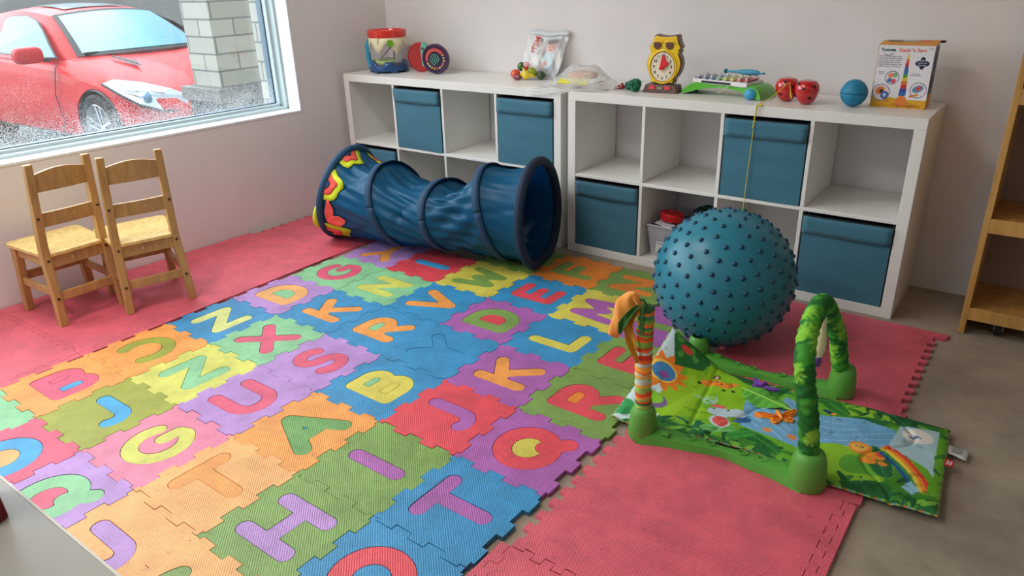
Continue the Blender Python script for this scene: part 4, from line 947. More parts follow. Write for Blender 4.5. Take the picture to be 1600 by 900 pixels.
# ================================================================= OUTSIDE
t=thing('brick_pillar','white painted brick pillar with a granite ledge outside the window','pillar',(-2.74,.085,-.32))
q=MB(); q.box((0,0,1.9),(.30,.33,1.96)); o=q.build('pillar_shaft',BRICK,t)
GRN=mat('granite',(140,136,130),.7,noise=.55,nscale=90); GRD=mat('granite_dark',(84,80,84),.75,noise=.5,nscale=60)
q=MB(); q.box((0,0,.905),(.44,.46,.085),bev=.004); q.box((0,0,.93),(.34,.37,.05)); q.build('ledge',GRN,t)
q=MB(); q.box((0,0,.43),(.37,.40,.86)); q.build('base',GRD,t)
# car
RED=mat('car_paint',(210,6,12),.40,coat=.12,spec=.2); GLC=mat('car_glass',(128,182,196),.38,metal=.75); GLS=mat('car_side_glass',(60,96,108),.06,metal=.45); BK=mat('car_black',(18,18,20),.45); 
CAR=thing('red_car','red two-door car parked outside the window, nose towards the pillar','car',(-5.39,1.29,-.32),.03)
STN=[(.90,.42,.46,.50,.30),(.86,.58,.52,.56,.24),(.76,.74,.60,.65,.20),(.55,.85,.68,.73,.18),(.30,.90,.745,.80,.17),(0,.925,.80,.87,.17),(-.35,.925,.85,.935,.17),(-.62,.92,.885,.975,.17),(-1.2,.915,.915,.98,.17),(-2.0,.92,.945,1.0,.17),(-2.8,.93,.97,1.03,.18),(-3.3,.90,.97,1.04,.22),(-3.62,.82,.94,1.02,.3),(-3.74,.70,.88,.95,.36)]
q=MB(); rows=[]
for (x,w_,zs,zt,zb) in STN:
    pr=[(0,zb),(w_*.80,zb),(w_*.94,zb+.06),(w_*.985,zb+.18),(w_,(zb+zs)/2+.02),(w_*.975,zs-.13),(w_*.965,zs-.06),(w_*.91,zs),(w_*.76,zs+(zt-zs)*.62),(w_*.5,zs+(zt-zs)*.90),(0,zt)]
    rows.append([Vector((x,-y,z)) for y,z in pr]+[Vector((x,y,z)) for y,z in reversed(pr[1:-1])])
V=[[q.bm.verts.new(p) for p in r_] for r_ in rows]; n_=len(V[0])
for A,B in zip(V,V[1:]):
    for k in range(n_): q.bm.faces.new((A[k],A[(k+1)%n_],B[(k+1)%n_],B[k]))
q.bm.faces.new(V[0][::-1]); q.bm.faces.new(V[-1])
# wheel wells cut with a boolean
body=q.build('car_body',RED,CAR)
cut=MB()
for x in(0,-2.82):
    for s in(-1,1): cut.cyl((x,s*.55,.33),(x,s*1.1,.33),.375,seg=48)
co=cut.build('cut',RED)
mo=body.modifiers.new('b','BOOLEAN'); mo.object=co; mo.operation='DIFFERENCE'; mo.solver='EXACT'
bpy.context.view_layer.update(); co.location=(0,0,0); co.parent=CAR; bpy.context.view_layer.update()
me=bpy.data.meshes.new_from_object(body.evaluated_get(bpy.context.evaluated_depsgraph_get()))
body.modifiers.clear(); body.data=me; bpy.data.objects.remove(co)
for p in me.polygons: p.use_smooth=True
me.set_sharp_from_angle(angle=math.radians(32))
# cabin: windscreen, roof, rear glass, sides
def lerp(a,b_,t_): return a+(b_-a)*t_
def wsb(v): return Vector((-.36-.24*abs(v)**2,.70*v,.955-.02*v*v))      # screen base
def wst(v): return Vector((-1.10-.13*abs(v)**2,.535*v,1.345-.045*v*v))  # screen top
def rft(v): return Vector((-2.45-.05*v*v,.52*v,1.355-.05*v*v))
def rgb_(v): return Vector((-3.35-.0*v,.58*v,1.05-.01*v*v))
def surf(a,b_,n_,m_,f0=0,f1=1,v0=-1,v1=1,bul=0,off=0):
    P=[]
    for i in range(n_+1):
        t_=lerp(f0,f1,i/n_); P.append([])
        for j in range(m_+1):
            v_=lerp(v0,v1,j/m_); p=a(v_).lerp(b_(v_),t_); p.z+=bul*math.sin(PI*t_)+off; P[-1].append(p)
    return P
q=MB(); q.grid(surf(wsb,wst,8,16,bul=.02)); q.grid(surf(wst,rft,10,16,bul=.045)); q.grid(surf(rft,rgb_,8,16,bul=.03))
for s in(-1,1):
    # side sheet from the rail down to the belt line
    N_=26; P=[]
    for i in range(N_+1):
        t_=i/N_
        if t_<.35: top=wsb(s).lerp(wst(s),t_/.35); top.z+=.02*math.sin(PI*t_/.35)
        elif t_<.75: top=wst(s).lerp(rft(s),(t_-.35)/.4); top.z+=.045*math.sin(PI*(t_-.35)/.4)
        else: top=rft(s).lerp(rgb_(s),(t_-.75)/.25); top.z+=.03*math.sin(PI*(t_-.75)/.25)
        bot=Vector((top.x,s*.865,.90+.03*min(1,(-top.x-.5)/2.5)))
        bot.y=s*min(.865,abs(top.y)+ (top.z-bot.z)*.8+.02)
        P.append([top.lerp(bot,j/5)+Vector((0,s*.015*math.sin(PI*j/5),0)) for j in range(6)])
    q.grid(P)
    SIDE=P if s<0 else SIDE
q.build('cabin_shell',RED,CAR,smooth=True,angle=40)
q=MB(); q.grid(surf(wsb,wst,8,16,.0,1,-.97,.97,bul=.02,off=.008)); q.build('windscreen_border',BK,CAR,smooth=True)
q=MB(); q.grid(surf(wsb,wst,8,16,.055,.93,-.90,.90,bul=.02,off=.013)); q.build('windscreen',GLC,CAR,smooth=True)
q=MB(); q.grid(surf(wst,rft,6,10,.14,.62,-.62,.62,bul=.045,off=.010)); q.build('sunroof',mat('sunroof_glass',(84,100,104),.08,metal=.5),CAR,smooth=True)
q=MB(); q.grid(surf(rft,rgb_,6,10,.05,.9,-.85,.85,bul=.03,off=.01)); q.build('rear_window',GLC,CAR,smooth=True)
for s in(-1,1):
    wp=[(-.66,.955),(-.86,1.06),(-1.08,1.175),(-1.30,1.262),(-1.55,1.305),(-1.85,1.30),(-1.98,1.28),(-1.98,.965),(-1.2,.945)]
    def onside(x,z,o_): 
        f=(z-.93)/(1.33-.93); return Vector((x,s*(.845-.275*f+.018*math.sin(PI*min(1,max(0,f)))+o_),z))
    for nm,sc_,m_,o_ in (('window_surround',1.045,BK,.010),('side_window',1,GLS,.016)):
        q=MB(); cx_=sum(a for a,_ in wp)/len(wp); cz_=sum(b_ for _,b_ in wp)/len(wp)
        ctr=q.bm.verts.new(onside(cx_,cz_,o_+.006)); vs=[q.bm.verts.new(onside(cx_+(a-cx_)*sc_,cz_+(b_-cz_)*sc_,o_)) for a,b_ in wp]
        for k in range(len(vs)): q.bm.faces.new((ctr,vs[k],vs[(k+1)%len(vs)]))
        q.build(nm,m_,CAR,thick=.004)
    q=MB(); q.box((-.80,s*1.03,.985),(.17,.25,.15),bev=.055,seg=4); 
    for v_ in q.bm.verts: 
        if v_.co.x<-.835: v_.co.x=-.835
    mi=q.build('wing_mirror',RED,CAR,smooth=True)
    q=MB(); q.bar((-.76,s*.86,.93),(-.79,s*.97,.945),.05,.035); q.build('mirror_stalk',BK,CAR,bev=.005)
    # headlamp
    hl=[(.815,.50,.515),(.745,.70,.535),(.62,.82,.590),(.46,.875,.665),(.20,.895,.755),(.26,.82,.785),(.50,.70,.760),(.70,.56,.700),(.80,.46,.640)]
    q=MB(); vs=[q.bm.verts.new((x+.012,s*(y+.012),z+.010)) for x,y,z in hl]; c_=q.bm.verts.new((.62,s*.745,.675))
    for k in range(len(vs)): q.bm.faces.new((c_,vs[k],vs[(k+1)%len(vs)]))
    h_=q.build('headlamp',mat('lamp_clear',(214,226,232),.08,metal=.5),CAR,thick=.01)
    q=MB(); q.sph((.64,s*.765,.650),.060,sc=(.8,.6,1),seg=20); q.build('projector_lens',mat('lens_blue',(120,160,190),.05,metal=.6),CAR,smooth=True)
    q=MB(); q.tube([Vector((x+.02,s*(y+.022),z+.006)) for x,y,z in hl[:5]],.012,seg=8); q.build('lamp_trim',BK,CAR,smooth=True)
    q=MB(); q.tube(bez([(.62,s*.80,.665),(.44,s*.86,.715),(.72,s*.64,.690)],6),.007,seg=6); q.build('lamp_strip',mat('chrome',(230,232,235),.15,metal=.9),CAR,smooth=True)
    # bonnet vent
    q=MB(); pl=[(.10,.56),(-.30,.62),(-.34,.60),(-.05,.50)]; 
    vs=[q.bm.verts.new((x,s*y*.8,.865+(-x-.05)*.17+.035)) for x,y in pl]; q.bm.faces.new(vs); q.build('bonnet_vent',BK,CAR,thick=.006)
    for x in(0,-2.82):
        W=Matrix.Translation((x,s*.83,.33))@Matrix.Rotation(-s*PI/2,4,'X')
        q=MB(); q.lathe([(.235,-.10),(.300,-.10),(.328,-.07),(.33,0),(.328,.07),(.300,.095),(.245,.095),(.240,.07)],seg=48,M=W); w_=q.build('tyre',mat('tyre_rubber',(34,34,36),.8),CAR,smooth=True)
        q=MB(); q.lathe([(.245,.085),(.235,.09),(.222,.06),(.215,-.02),(0,-.02)],seg=48,M=W)
        q.lathe([(0,.062),(.045,.060),(.05,.03),(.05,-.01)],seg=20,M=W)
        for k in range(5):
            for dd in(-.16,.16):
                a=2*PI*k/5+.3; q.hexa([W@Vector(p) for p in [(.03*math.cos(a+dd*4),.03*math.sin(a+dd*4),.035),(.045*math.cos(a+dd*4+.5),.045*math.sin(a+dd*4+.5),.035),(.232*math.cos(a+dd+.05),.232*math.sin(a+dd+.05),.055),(.232*math.cos(a+dd-.05),.232*math.sin(a+dd-.05),.055),
                  (.03*math.cos(a+dd*4),.03*math.sin(a+dd*4),.055),(.045*math.cos(a+dd*4+.5),.045*math.sin(a+dd*4+.5),.055),(.232*math.cos(a+dd+.05),.232*math.sin(a+dd+.05),.075),(.232*math.cos(a+dd-.05),.232*math.sin(a+dd-.05),.075)]])
        q.build('wheel_rim',mat('alloy',(196,200,204),.3,metal=.8),CAR,smooth=True,angle=30)
        q=MB(); q.lathe([(.372,-.25),(.372,.06),(.360,.075)],seg=48,M=W); q.lathe([(0,-.25),(.372,-.25)],seg=48,M=W); q.build('wheel_arch_liner',BK,CAR,smooth=True)
q=MB(); q.tube([(-.50,-.30,.975),(-.46,.0,.972),(-.52,.30,.972)],.010,seg=6); q.tube([(-.56,-.62,.972),(-.47,-.25,.980)],.012,seg=6); q.build('wiper',BK,CAR,smooth=True)
q=MB(); q.box((.87,0,.40),(.04,.62,.16),bev=.02); q.build('grille',BK,CAR)
for s in(-1,1):
    q=MB(); q.tube([(-.64,s*.925,.40),(-.66,s*.935,.62),(-.60,s*.905,.86),(-.62,s*.865,.90)],.004,seg=5); q.tube([(-.64,s*.925,.40),(-.70,s*.925,.235),(-1.9,s*.925,.235)],.004,seg=5); q.build('door_seam',BK,CAR)

# ================================================================= SHELF-TOP TOYS
ZT=.7652
# drum
t=thing('toy_drum','clear toy drum with red rim and blue base at the corner end of the shelf','toy drum',(-1.318,.190,ZT),.25); t.scale=(1.06,1.06,1.13)
q=MB(); q.lathe([(.092,.168),(.099,.166),(.103,.172),(.103,.196),(.098,.202),(.090,.200),(.086,.192),(0,.191)],seg=48); q.build('red_rim',mat('toy_red',(222,52,40),.3,coat=.5),t,smooth=True)
q=MB(); q.lathe([(0,.1925),(.085,.1925)],seg=40); q.build('drum_skin',mat('skin_cream',(214,190,180),.5),t)
CRM=mat('toy_cream',(238,228,190),.4)
q=MB(); P=[]
for k in range(97):
    a=2*PI*k/96; lo_=.118+.024*math.cos(a*6); P.append([Vector((.097*math.cos(a),.097*math.sin(a),z)) for z in (lo_,(lo_+.17)/2,.170)])
q.grid(P); q.build('scalloped_collar',CRM,t,smooth=True,thick=.004)
CLR=mat('clear_plastic',(226,232,238),.08,alpha=.10,spec=.8)
q=MB(); q.lathe([(.091,.012),(.094,.165)],seg=48); q.build('clear_shell',CLR,t,smooth=True,thick=.0015)
NB=mat('toy_blue',(24,74,128),.3,coat=.5)
q=MB(); P=[]
for k in range(97):
    a=2*PI*k/96; hi=.044+.010*max(-1,min(1,3*math.cos(a*6))); P.append([Vector((r_*math.cos(a),r_*math.sin(a),z)) for r_,z in ((.086,.008),(.098,.012),(.099,.03),(.097,hi))])
q.grid(P); q.lathe([(0,.008),(.088,.008),(.088,.012)],seg=40); q.build('blue_base',NB,t,smooth=True,thick=.003)
q=MB()
for k in range(6):
    a=2*PI*k/6+.3; q.box((.094*math.cos(a),.094*math.sin(a),.008),(.022,.022,.016),rot=(0,0,a),bev=.003)
q.build('feet',NB,t)
TQ=mat('toy_turquoise',(36,146,180),.35)
q=MB(); q.tube([(-.103,-.02,.155),(-.108,-.03,.13),(-.103,-.035,.07),(-.085,-.05,.02)],[.008,.012,.013,.010],seg=10); q.build('side_handle',TQ,t,smooth=True)
q=MB(); q.cyl((-.099,-.018,.150),(-.112,-.02,.150),.006); q.build('handle_pin',BLK,t)
q=MB(); q.cyl((.060,-.0755,.142),(.067,-.084,.142),.017); q.build('green_dot',mat('toy_green',(110,170,36),.4),t,smooth=True)
q=MB(); q.box((.0,-.103,.155),(.012,.010,.026),bev=.002); q.build('collar_clip',CRM,t)
# instruments stored in the drum
q=MB(); q.lathe([(.034,0),(.052,.003),(.055,.012),(.050,.020),(.036,.020),(.034,0)],seg=30); o=q.build('ring_tambourine',mat('toy_lime',(178,206,60),.4),None,smooth=True); o.location=(-1.322,.165,ZT+.050); o.rotation_euler=(.12,.1,0); tag(o,'lime green toy tambourine lying inside the clear drum','tambourine')
for nm,c_,a,b_,lb_ in(('drumstick',mat('stick_red',(190,60,60),.4),(-1.355,.160,ZT+.070),(-1.300,.215,ZT+.145),'red stick leaning inside the clear toy drum'),('drumstick',mat('stick_green',(40,110,80),.4),(-1.310,.225,ZT+.060),(-1.300,.222,ZT+.150),'dark green stick standing inside the clear toy drum')):
    q=MB(); q.cyl(Vector(a)-Vector(a),Vector(b_)-Vector(a),.005,.004); q.sph(Vector(b_)-Vector(a),.008); o=q.build(nm,c_,None,smooth=True); o.location=a; tag(o,lb_,'drumstick')
# rolling toy: red disc, teal head, purple wheel
t=thing('rolling_toy','teal and red rolling toy with a purple spiral wheel, beside the toy drum','wheel toy',(-1.050,.25,ZT),.32)
PUR=mat('toy_purple',(62,30,72),.35,coat=.4); 
W=Matrix.Translation((.055,-.060,.0805))@Matrix.Rotation(.10,4,'X')@Matrix.Rotation(PI/2,4,'X')
q=MB(); q.lathe([(0,-.012),(.072,-.012),(.079,-.006),(.080,.004),(.076,.012),(.066,.012),(.064,.008),(0,.008)],seg=48,M=W); q.build('purple_wheel',PUR,t,smooth=True,angle=50)
q=MB(); P=[]
for k in range(21):
    a=math.radians(35+150*k/20); P.append([W@Vector((r_*math.cos(a),r_*math.sin(a),.0095)) for r_ in(.042,.058)])
q.grid(P); q.build('red_arc',mat('arc_red',(206,84,78),.4),t,thick=.001)
q=MB(); q.lathe([(0,.010),(.031,.010),(.031,.0085)],seg=36,M=W); q.build('spiral_disc',mat('disc_dark',(34,44,54),.4),t)
q=MB(); q.tube([W@Vector((.0028*a*.62*math.cos(a),.0028*a*.62*math.sin(a),.0108)) for a in np.linspace(.5,17.3,110)],.0014,seg=5); q.build('spiral_line',mat('spiral_mint',(130,206,190),.4),t)
bc=[(206,84,120),(226,200,90),(200,220,200),(220,190,120),(226,170,70),(206,90,70),(196,200,190),(226,150,80),(210,120,130),(220,196,110),(190,210,200),(230,180,90)]
for k in range(12):
    a=math.radians(190+195*k/11); q=MB(); q.sph(W@Vector((.051*math.cos(a),.051*math.sin(a),.0095)),.0062,seg=10,ring=6); q.build('bead',mat('bead%d'%k,bc[k],.35),t,smooth=True)
W2=Matrix.Translation((-.072,.03,.0805))@Matrix.Rotation(PI/2,4,'X')
q=MB(); q.lathe([(0,-.012),(.070,-.012),(.080,-.004),(.080,.006),(.072,.012),(0,.012)],seg=48,M=W2); q.build('red_disc',mat('toy_deep_red',(178,34,36),.35,coat=.4),t,smooth=True)
q=MB(); pl=[(-.045,.03),(.045,.03),(.05,.085),(.046,.125),(.030,.110),(.0,.102),(-.022,.120),(-.040,.132),(-.050,.10)]
q.prism(pl,-.022,.022,M=Matrix.Translation((.006,-.020,.0))@Matrix.Diagonal((1,1,1.28,1))@Matrix.Rotation(PI/2,4,'X')); q.build('teal_head',mat('toy_mint',(104,184,158),.4),t,bev=.006)
q=MB(); q.cyl((-.028,-.0425,.132),(-.028,-.045,.132),.006,m=None); q.build('eye',BLK,t)
# zip bag with card
t=thing('zip_bag','clear zip bag with a printed card leaning on the wall behind the toy food','zip bag',(-.36,.335,ZT),0)
def bagpt(u,v): return Vector((-.125+.245*u+.02*(1-v)*(.5-u)+.012*v, -.055+.105*v+.010*math.sin(PI*u)*math.sin(PI*v)*-1+.003*math.sin(17*u+9*v), .004+.222*v+.004*math.sin(9*u)*v))
q=MB(); q.grid([[bagpt(i/20,j/20)+Vector((0,-.004,0)) for j in range(21)] for i in range(21)]); q.build('bag_front',mat('clear_film',(235,238,240),.12,alpha=.26,spec=1),t,smooth=True)
q=MB(); q.grid([[bagpt(i/20,j/20)+Vector((0,.008,0)) for j in range(21)] for i in range(21)]); q.build('bag_back',MATS['clear_film'],t,smooth=True)
q=MB(); P=[[bagpt(i/20,v_)+Vector((0,-.006,0)) for v_ in(.90,.94,1.0)] for i in range(21)]; q.grid(P); q.build('zip_strip',mat('zip_film',(226,232,234),.3,alpha=.75),t,smooth=True,thick=.002)
# the card: painted photo panels
nx_,ny_=90,110; u=np.linspace(0,1,nx_)[:,None]*np.ones((1,ny_)); v=np.ones((nx_,1))*np.linspace(0,1,ny_)[None,:]
K=np.zeros((nx_,ny_,3))+Lc(226,222,220)
K[(u>.40)]=Lc(206,208,210); bx_=(u>.45)&(v<.93)
K[bx_]=Lc(150,150,150); K[bx_&(v<.6)&(v+.5*u<1.05)]=Lc(110,112,112)
K[ell(u,v,.72,.73,.20,.15)]=Lc(226,160,136); K[ell(u,v,.74,.87,.20,.06)]=Lc(92,66,54); K[ell(u,v,.72,.42,.22,.22)]=Lc(196,214,220); K[ell(u,v,.60,.30,.12,.08,.5)]=Lc(216,150,126)
K[ell(u,v,.66,.75,.02,.015)|ell(u,v,.80,.75,.02,.015)]=Lc(60,44,40); K[ell(u,v,.73,.66,.05,.012)]=Lc(170,80,74)
K[ell(u,v,.20,.28,.17,.24)]=Lc(240,236,232); K[(u>.22)&(u<.42)&(v>.55)&(v<.88)&(vnoise(u,v,14,3)>.5)]=Lc(200,186,160); K[ell(u,v,.30,.90,.05,.04)]=Lc(40,52,90)
P=np.zeros((nx_,ny_,3))
for i in range(nx_):
    for j in range(ny_):
        p=bagpt(.17+.68*i/(nx_-1),.05+.83*j/(ny_-1)); P[i,j]=(p.x,p.y+.001,p.z)
painted('printed_card',P,K,vmat('card_print',.4,.4),t,thick=.0008)
al=math.atan2(.105,.222)
text('card_writing','ITEM',.040,mat('print_red',(214,52,50),.5),t,Matrix.Translation(bagpt(.27,.70)+Vector((0,-.0015,0)))@Matrix.Rotation(PI/2-al,4,'X')@Matrix.Rotation(PI/2-.15,4,'Z'),.0002,bold=.001)
# toy food in front
def fruit(nm,lb_,c_,loc,r_,sc_=(1,1,1),rot=(0,0,0),prof=None,cat='toy food'):
    q=MB(); q.sph((0,0,0),r_,sc=sc_,seg=20)
    for v_ in q.bm.verts:
        f=1+.05*math.cos(5*math.atan2(v_.co.y,v_.co.x)); v_.co.x*=f; v_.co.y*=f
        if abs(v_.co.x)+abs(v_.co.y)<r_*.25 and v_.co.z>0: v_.co.z-=r_*.12
    o=q.build(nm,c_,None,smooth=True,angle=180); o.location=loc; o.rotation_euler=rot; tag(o,lb_,cat,'toy food by the zip bag'); return o
fruit('toy_tomato','red-orange toy tomato at the front left of the toy food',mat('tomato',(226,84,50),.35,coat=.5),(-.462,.235,ZT+.0245),.0255,(1,1,.96))
fruit('toy_pepper','green toy pepper at the back of the toy food',mat('pepper_green',(62,116,52),.35,coat=.5),(-.448,.268,ZT+.058),.021,(1,1,1.15),(.3,.2,0))
fruit('toy_apple','small dark red toy fruit between the green pepper and the yellow peel',mat('toy_fruit_red',(190,50,60),.4),(-.414,.262,ZT+.040),.018)
fruit('toy_lime','olive green toy fruit leaning on the zip bag',mat('toy_lime_fruit',(150,164,40),.4),(-.372,.252,ZT+.036),.022,(1.2,1,1),(.2,.5,0))
fruit('toy_onion','pale pink toy piece in front of the lower left of the zip bag',mat('toy_pale_pink',(232,170,176),.4),(-.414,.262,ZT+.070),.016,(1.1,.6,.9))
fruit('toy_olive','dark green toy piece at the right of the toy food',mat('toy_dark_green',(70,86,60),.4),(-.325,.262,ZT+.022),.022,(1,1,1))
t=thing('toy_banana','yellow toy banana with open peel','toy food',(-.392,.222,ZT+.010),.3,'toy food by the zip bag')
YB=mat('banana_yellow',(240,214,36),.35,coat=.4)
for k,(a,l) in enumerate(((.0,.05),(1.4,.045),(2.5,.05),(-.9,.04))):
    q=MB(); q.tube([(0,0,0),(math.cos(a)*l*.5,math.sin(a)*l*.3,.018+.012*(k%2)),(math.cos(a)*l,math.sin(a)*l*.5,.006+.03*(k==1))],[.010,.011,.003],seg=10); q.build('peel',YB,t,smooth=True)
q=MB(); q.tube([(0,0,0),(-.006,.0,.030),(-.014,.0,.052)],[.009,.008,.003],seg=10); q.build('banana_flesh',mat('banana_cream',(244,226,120),.4),t,smooth=True)
q=MB(); q.tube([(-.02,0,0),(-.01,-.012,0),(.01,-.012,0),(.02,0,0)],[.003,.014,.014,.003],seg=12); o=q.build('toy_aubergine',mat('toy_maroon',(128,52,58),.35,coat=.5),None,smooth=True); o.location=(-.428,.215,ZT+.0145); tag(o,'dark maroon toy vegetable in front of the tomato and banana','toy food','toy food by the zip bag')
# bubble wrapped puzzle
t=thing('bubble_wrap_parcel','bubble wrap parcel lying across both shelf units, one corner hanging over the edge','bubble wrap parcel',(-.02,.15,ZT),0)
n_=70; P=np.zeros((n_,n_,3))
cn=[np.array(x) for x in((-.225,-.022),(.15,.010),(.225,.245),(-.165,.260))]
for i in range(n_):
    for j in range(n_):
        a,b_=i/(n_-1),j/(n_-1); xy=(1-a)*(1-b_)*cn[0]+a*(1-b_)*cn[1]+a*b_*cn[2]+(1-a)*b_*cn[3]
        x,y=xy; h=.008+.075*math.exp(-(((x+.02)/.115)**4+((y-.17)/.085)**4))+.018*math.sin(PI*a)*math.sin(PI*b_)+.004*math.sin(19*x*3+y*31)*math.sin(PI*a)+.0012*math.sin(70*y+23*x)
        h=max(h,.003)
        if y<.004: h-= (.004-y)*1.7; 
        P[i,j]=(x+.02,y-.15,h)
u,v=np.meshgrid(np.arange(n_),np.arange(n_),indexing='ij')
q=MB(); q.grid([[Vector(P[i,j]) for j in range(n_)] for i in range(n_)])
m,tt,b = base('bubble_wrap'); tcn=tt.nodes.new('ShaderNodeTexCoord'); vo=tt.nodes.new('ShaderNodeTexVoronoi'); vo.inputs['Scale'].default_value=150; vo.inputs['Randomness'].default_value=.25; tt.links.new(tcn.outputs['Object'],vo.inputs[0])
bp=tt.nodes.new('ShaderNodeBump'); bp.inputs['Strength'].default_value=1; bp.inputs['Distance'].default_value=.004; bp.invert=True; tt.links.new(vo.outputs[0],bp.inputs['Height']); tt.links.new(bp.outputs[0],b.inputs['Normal'])
b.inputs['Base Color'].default_value=(*s2l((236,238,236)),1); b.inputs['Roughness'].default_value=.18
mr=tt.nodes.new('ShaderNodeMapRange'); mr.inputs[1].default_value=.2; mr.inputs[2].default_value=.6; mr.inputs[3].default_value=.15; mr.inputs[4].default_value=.62; tt.links.new(vo.outputs[0],mr.inputs[0]); tt.links.new(mr.outputs[0],b.inputs['Alpha'])
q.build('bubble_wrap',m,t,smooth=True,angle=180)
q=MB(); q.lathe([(0,0),(.062,0),(.070,.010),(.062,.024),(0,.032)],c=(.0,.015,.038),seg=32,M=None); q.build('wrapped_toy',mat('wrapped_orange',(228,132,60),.5),t,smooth=True)
q=MB(); q.lathe([(0,.0465),(.030,.044),(.040,.037)],c=(.0,.015,.028),seg=24); q.build('wrapped_toy_centre',mat('wrapped_ochre',(190,150,60),.5),t,smooth=True)
q=MB(); q.box((.0,-.070,.034),(.15,.045,.003),rot=(.45,0,.10)); q.build('yellow_strip',mat('paper_yellow',(232,226,80),.6),t)
# keys, beads, green ball
GRN2=mat('yarn_green',(14,104,66),.55)
def knot(nm,lb_,loc,r_,m_,cat,seed_):
    q=MB(); rd=random.Random(seed_)
    for k in range(9):
        ax=Vector((rd.uniform(-1,1),rd.uniform(-1,1),rd.uniform(-1,1))).normalized(); o_=ax.orthogonal().normalized(); s_=ax.cross(o_); r2=r_*rd.uniform(.72,.86)
        q.tube([ (math.cos(a)*o_+math.sin(a)*s_)*r2*(1+.12*math.sin(a*3+k)) for a in np.linspace(0,2*PI,20)[:-1]],r_*.17,closed=True,seg=6)
    q.sph((0,0,0),r_*.7,seg=16); o=q.build(nm,m_,None,smooth=True); o.location=loc; tag(o,lb_,cat); return o
knot('green_knot_ball','dark green knotted ball just left of the owl clock',(.275,.120,ZT+.0275),.0285,GRN2,'toy ball',3)
knot('green_knot_ball','smaller teal-green knotted ball behind the bigger green one, next to the red beads',(.232,.150,ZT+.0205),.021,mat('yarn_teal',(20,96,84),.6),'toy ball',5)
t=thing('red_bead_toy','small cluster of red beads with an orange one beside the green knotted balls','beads',(.195,.150,ZT))
for k,(x,y,z,r_) in enumerate(((0,0,.011,.0108),(-.018,.004,.010,.0095),(-.008,.014,.020,.008),(.012,.018,.012,.011),(-.03,-.004,.008,.0075))):
    q=MB(); q.sph((x,y,z),r_,seg=14); q.build('bead',mat('bead_red' if k!=3 else 'bead_rust',(150,26,34) if k!=3 else (190,70,40),.3,coat=.5),t,smooth=True)
t=thing('key_ring','small metal keys lying beside the red beads','keys',(.135,.110,ZT))
q=MB(); q.tube([(.012*math.cos(a),.012*math.sin(a),.0018) for a in np.linspace(0,2*PI,20)[:-1]],.0012,closed=True,seg=6); KM=mat('key_metal',(150,140,126),.3,metal=.8); q.build('ring',KM,t,smooth=True)
for k,a in enumerate((2.6,3.5)):
    q=MB(); d=Vector((math.cos(a),math.sin(a),0)); q.cyl(d*.02+Vector((0,0,.001+.0025*k)),d*.02+Vector((0,0,.003+.0025*k)),.009,seg=20); q.bar(d*.026+Vector((0,0,.002+.0025*k)),d*.055+Vector((0,0,.002+.0025*k)),.005,.0018); q.build('key',KM,t)
# owl clock -----------------------------------------------------------
t=thing('owl_clock','yellow and brown owl-shaped toy clock standing on the right shelf unit','toy clock',(.392,.165,ZT),.10); t.scale=(1.06,1.0,1.05)
ol=[(200,75),(270,92),(350,98),(430,90),(485,78),(508,98),(512,140),(530,190),(562,245),(530,272),(550,300),(525,325),(555,385),(572,460),(552,560),(520,620),(480,665),(470,725),(150,725),(150,665),(108,590),(82,510),(78,440),(92,385),(130,325),(112,300),(128,280),(98,240),(135,200),(158,150),(168,105)]
S_=.000300; TL=lambda pts,sc_=1,cx_=325,cy_=420: [((cx_+(x-cx_)*sc_-325)*S_, (845-(cy_+(y-cy_)*sc_))*S_) for x,y in pts]
XZ=Matrix.Rotation(PI/2,4,'X')  # (x,y,z)->(x,-z,y): prism extrudes towards -y
BR=mat('owl_brown',(92,54,42),.4,coat=.3); YL=mat('owl_yellow',(240,200,20),.35,coat=.4)
q=MB(); q.prism(TL(ol),-.036,.012,M=XZ); q.build('brown_back',BR,t,bev=.003)
q=MB(); q.prism(TL(ol,.955),.0121,.019,M=XZ); q.build('yellow_front',YL,t,bev=.003)
FC0=((318-325)*S_,(845-500)*S_)
def disc(nm,cx_,cz_,r_,y0,y1,m_,sx_=1,sz_=1):
    q=MB(); q.prism([(cx_+r_*sx_*math.cos(a),cz_+r_*sz_*math.sin(a)) for a in np.linspace(0,2*PI,49)[:-1]],y0,y1,M=XZ); return q.build(nm,m_,t,bev=.0008)
disc('dial_rim',FC0[0],FC0[1],.0565,.0191,.0205,BR,.92,1.08); disc('dial',FC0[0],FC0[1],.0535,.0206,.0216,mat('dial_cream',(232,222,196),.45),.92,1.08)
q=MB(); q.tube([Vector((FC0[0]+.060*.93*math.cos(a),-.020,FC0[1]+.060*1.08*math.sin(a))) for a in np.linspace(0,2*PI,41)[:-1]],.0045,closed=True,seg=8); q.build('yellow_ring',YL,t,smooth=True)
NM=mat('numeral_dark',(40,36,50),.5); NM2=mat('numeral_blue',(90,60,150),.5)
for k in range(1,13):
    a=PI/2-2*PI*k/12; text('numeral',str(k),.0165,NM2 if k in(6,11,12) else NM,t,Matrix.Translation((FC0[0]+.0405*.92*math.cos(a),-.0220,FC0[1]+.0425*1.06*math.sin(a)))@XZ,.0003,bold=.0004)
for sx_ in(-1,1):
    q=MB(); 
    q.prism([((325+sx_*85-325-10)*S_+.0165*math.cos(a), (845-215)*S_+(.0165*math.sin(a) if math.sin(a)<.62 else .0165*.62)) for a in np.linspace(0,2*PI,33)[:-1]],.0191,.0235,M=XZ); q.build('eye',mat('eye_brown',(96,56,44),.25,coat=1),t,bev=.0015)
    q=MB(); q.tube([Vector(((325+sx_*85-10-325)*S_+x_*.02,-.022,(845-178)*S_+.004*(1-x_*x_))) for x_ in(-1,-.5,0,.5,1)],.0035,seg=8); q.build('brow',YL,t,smooth=True)
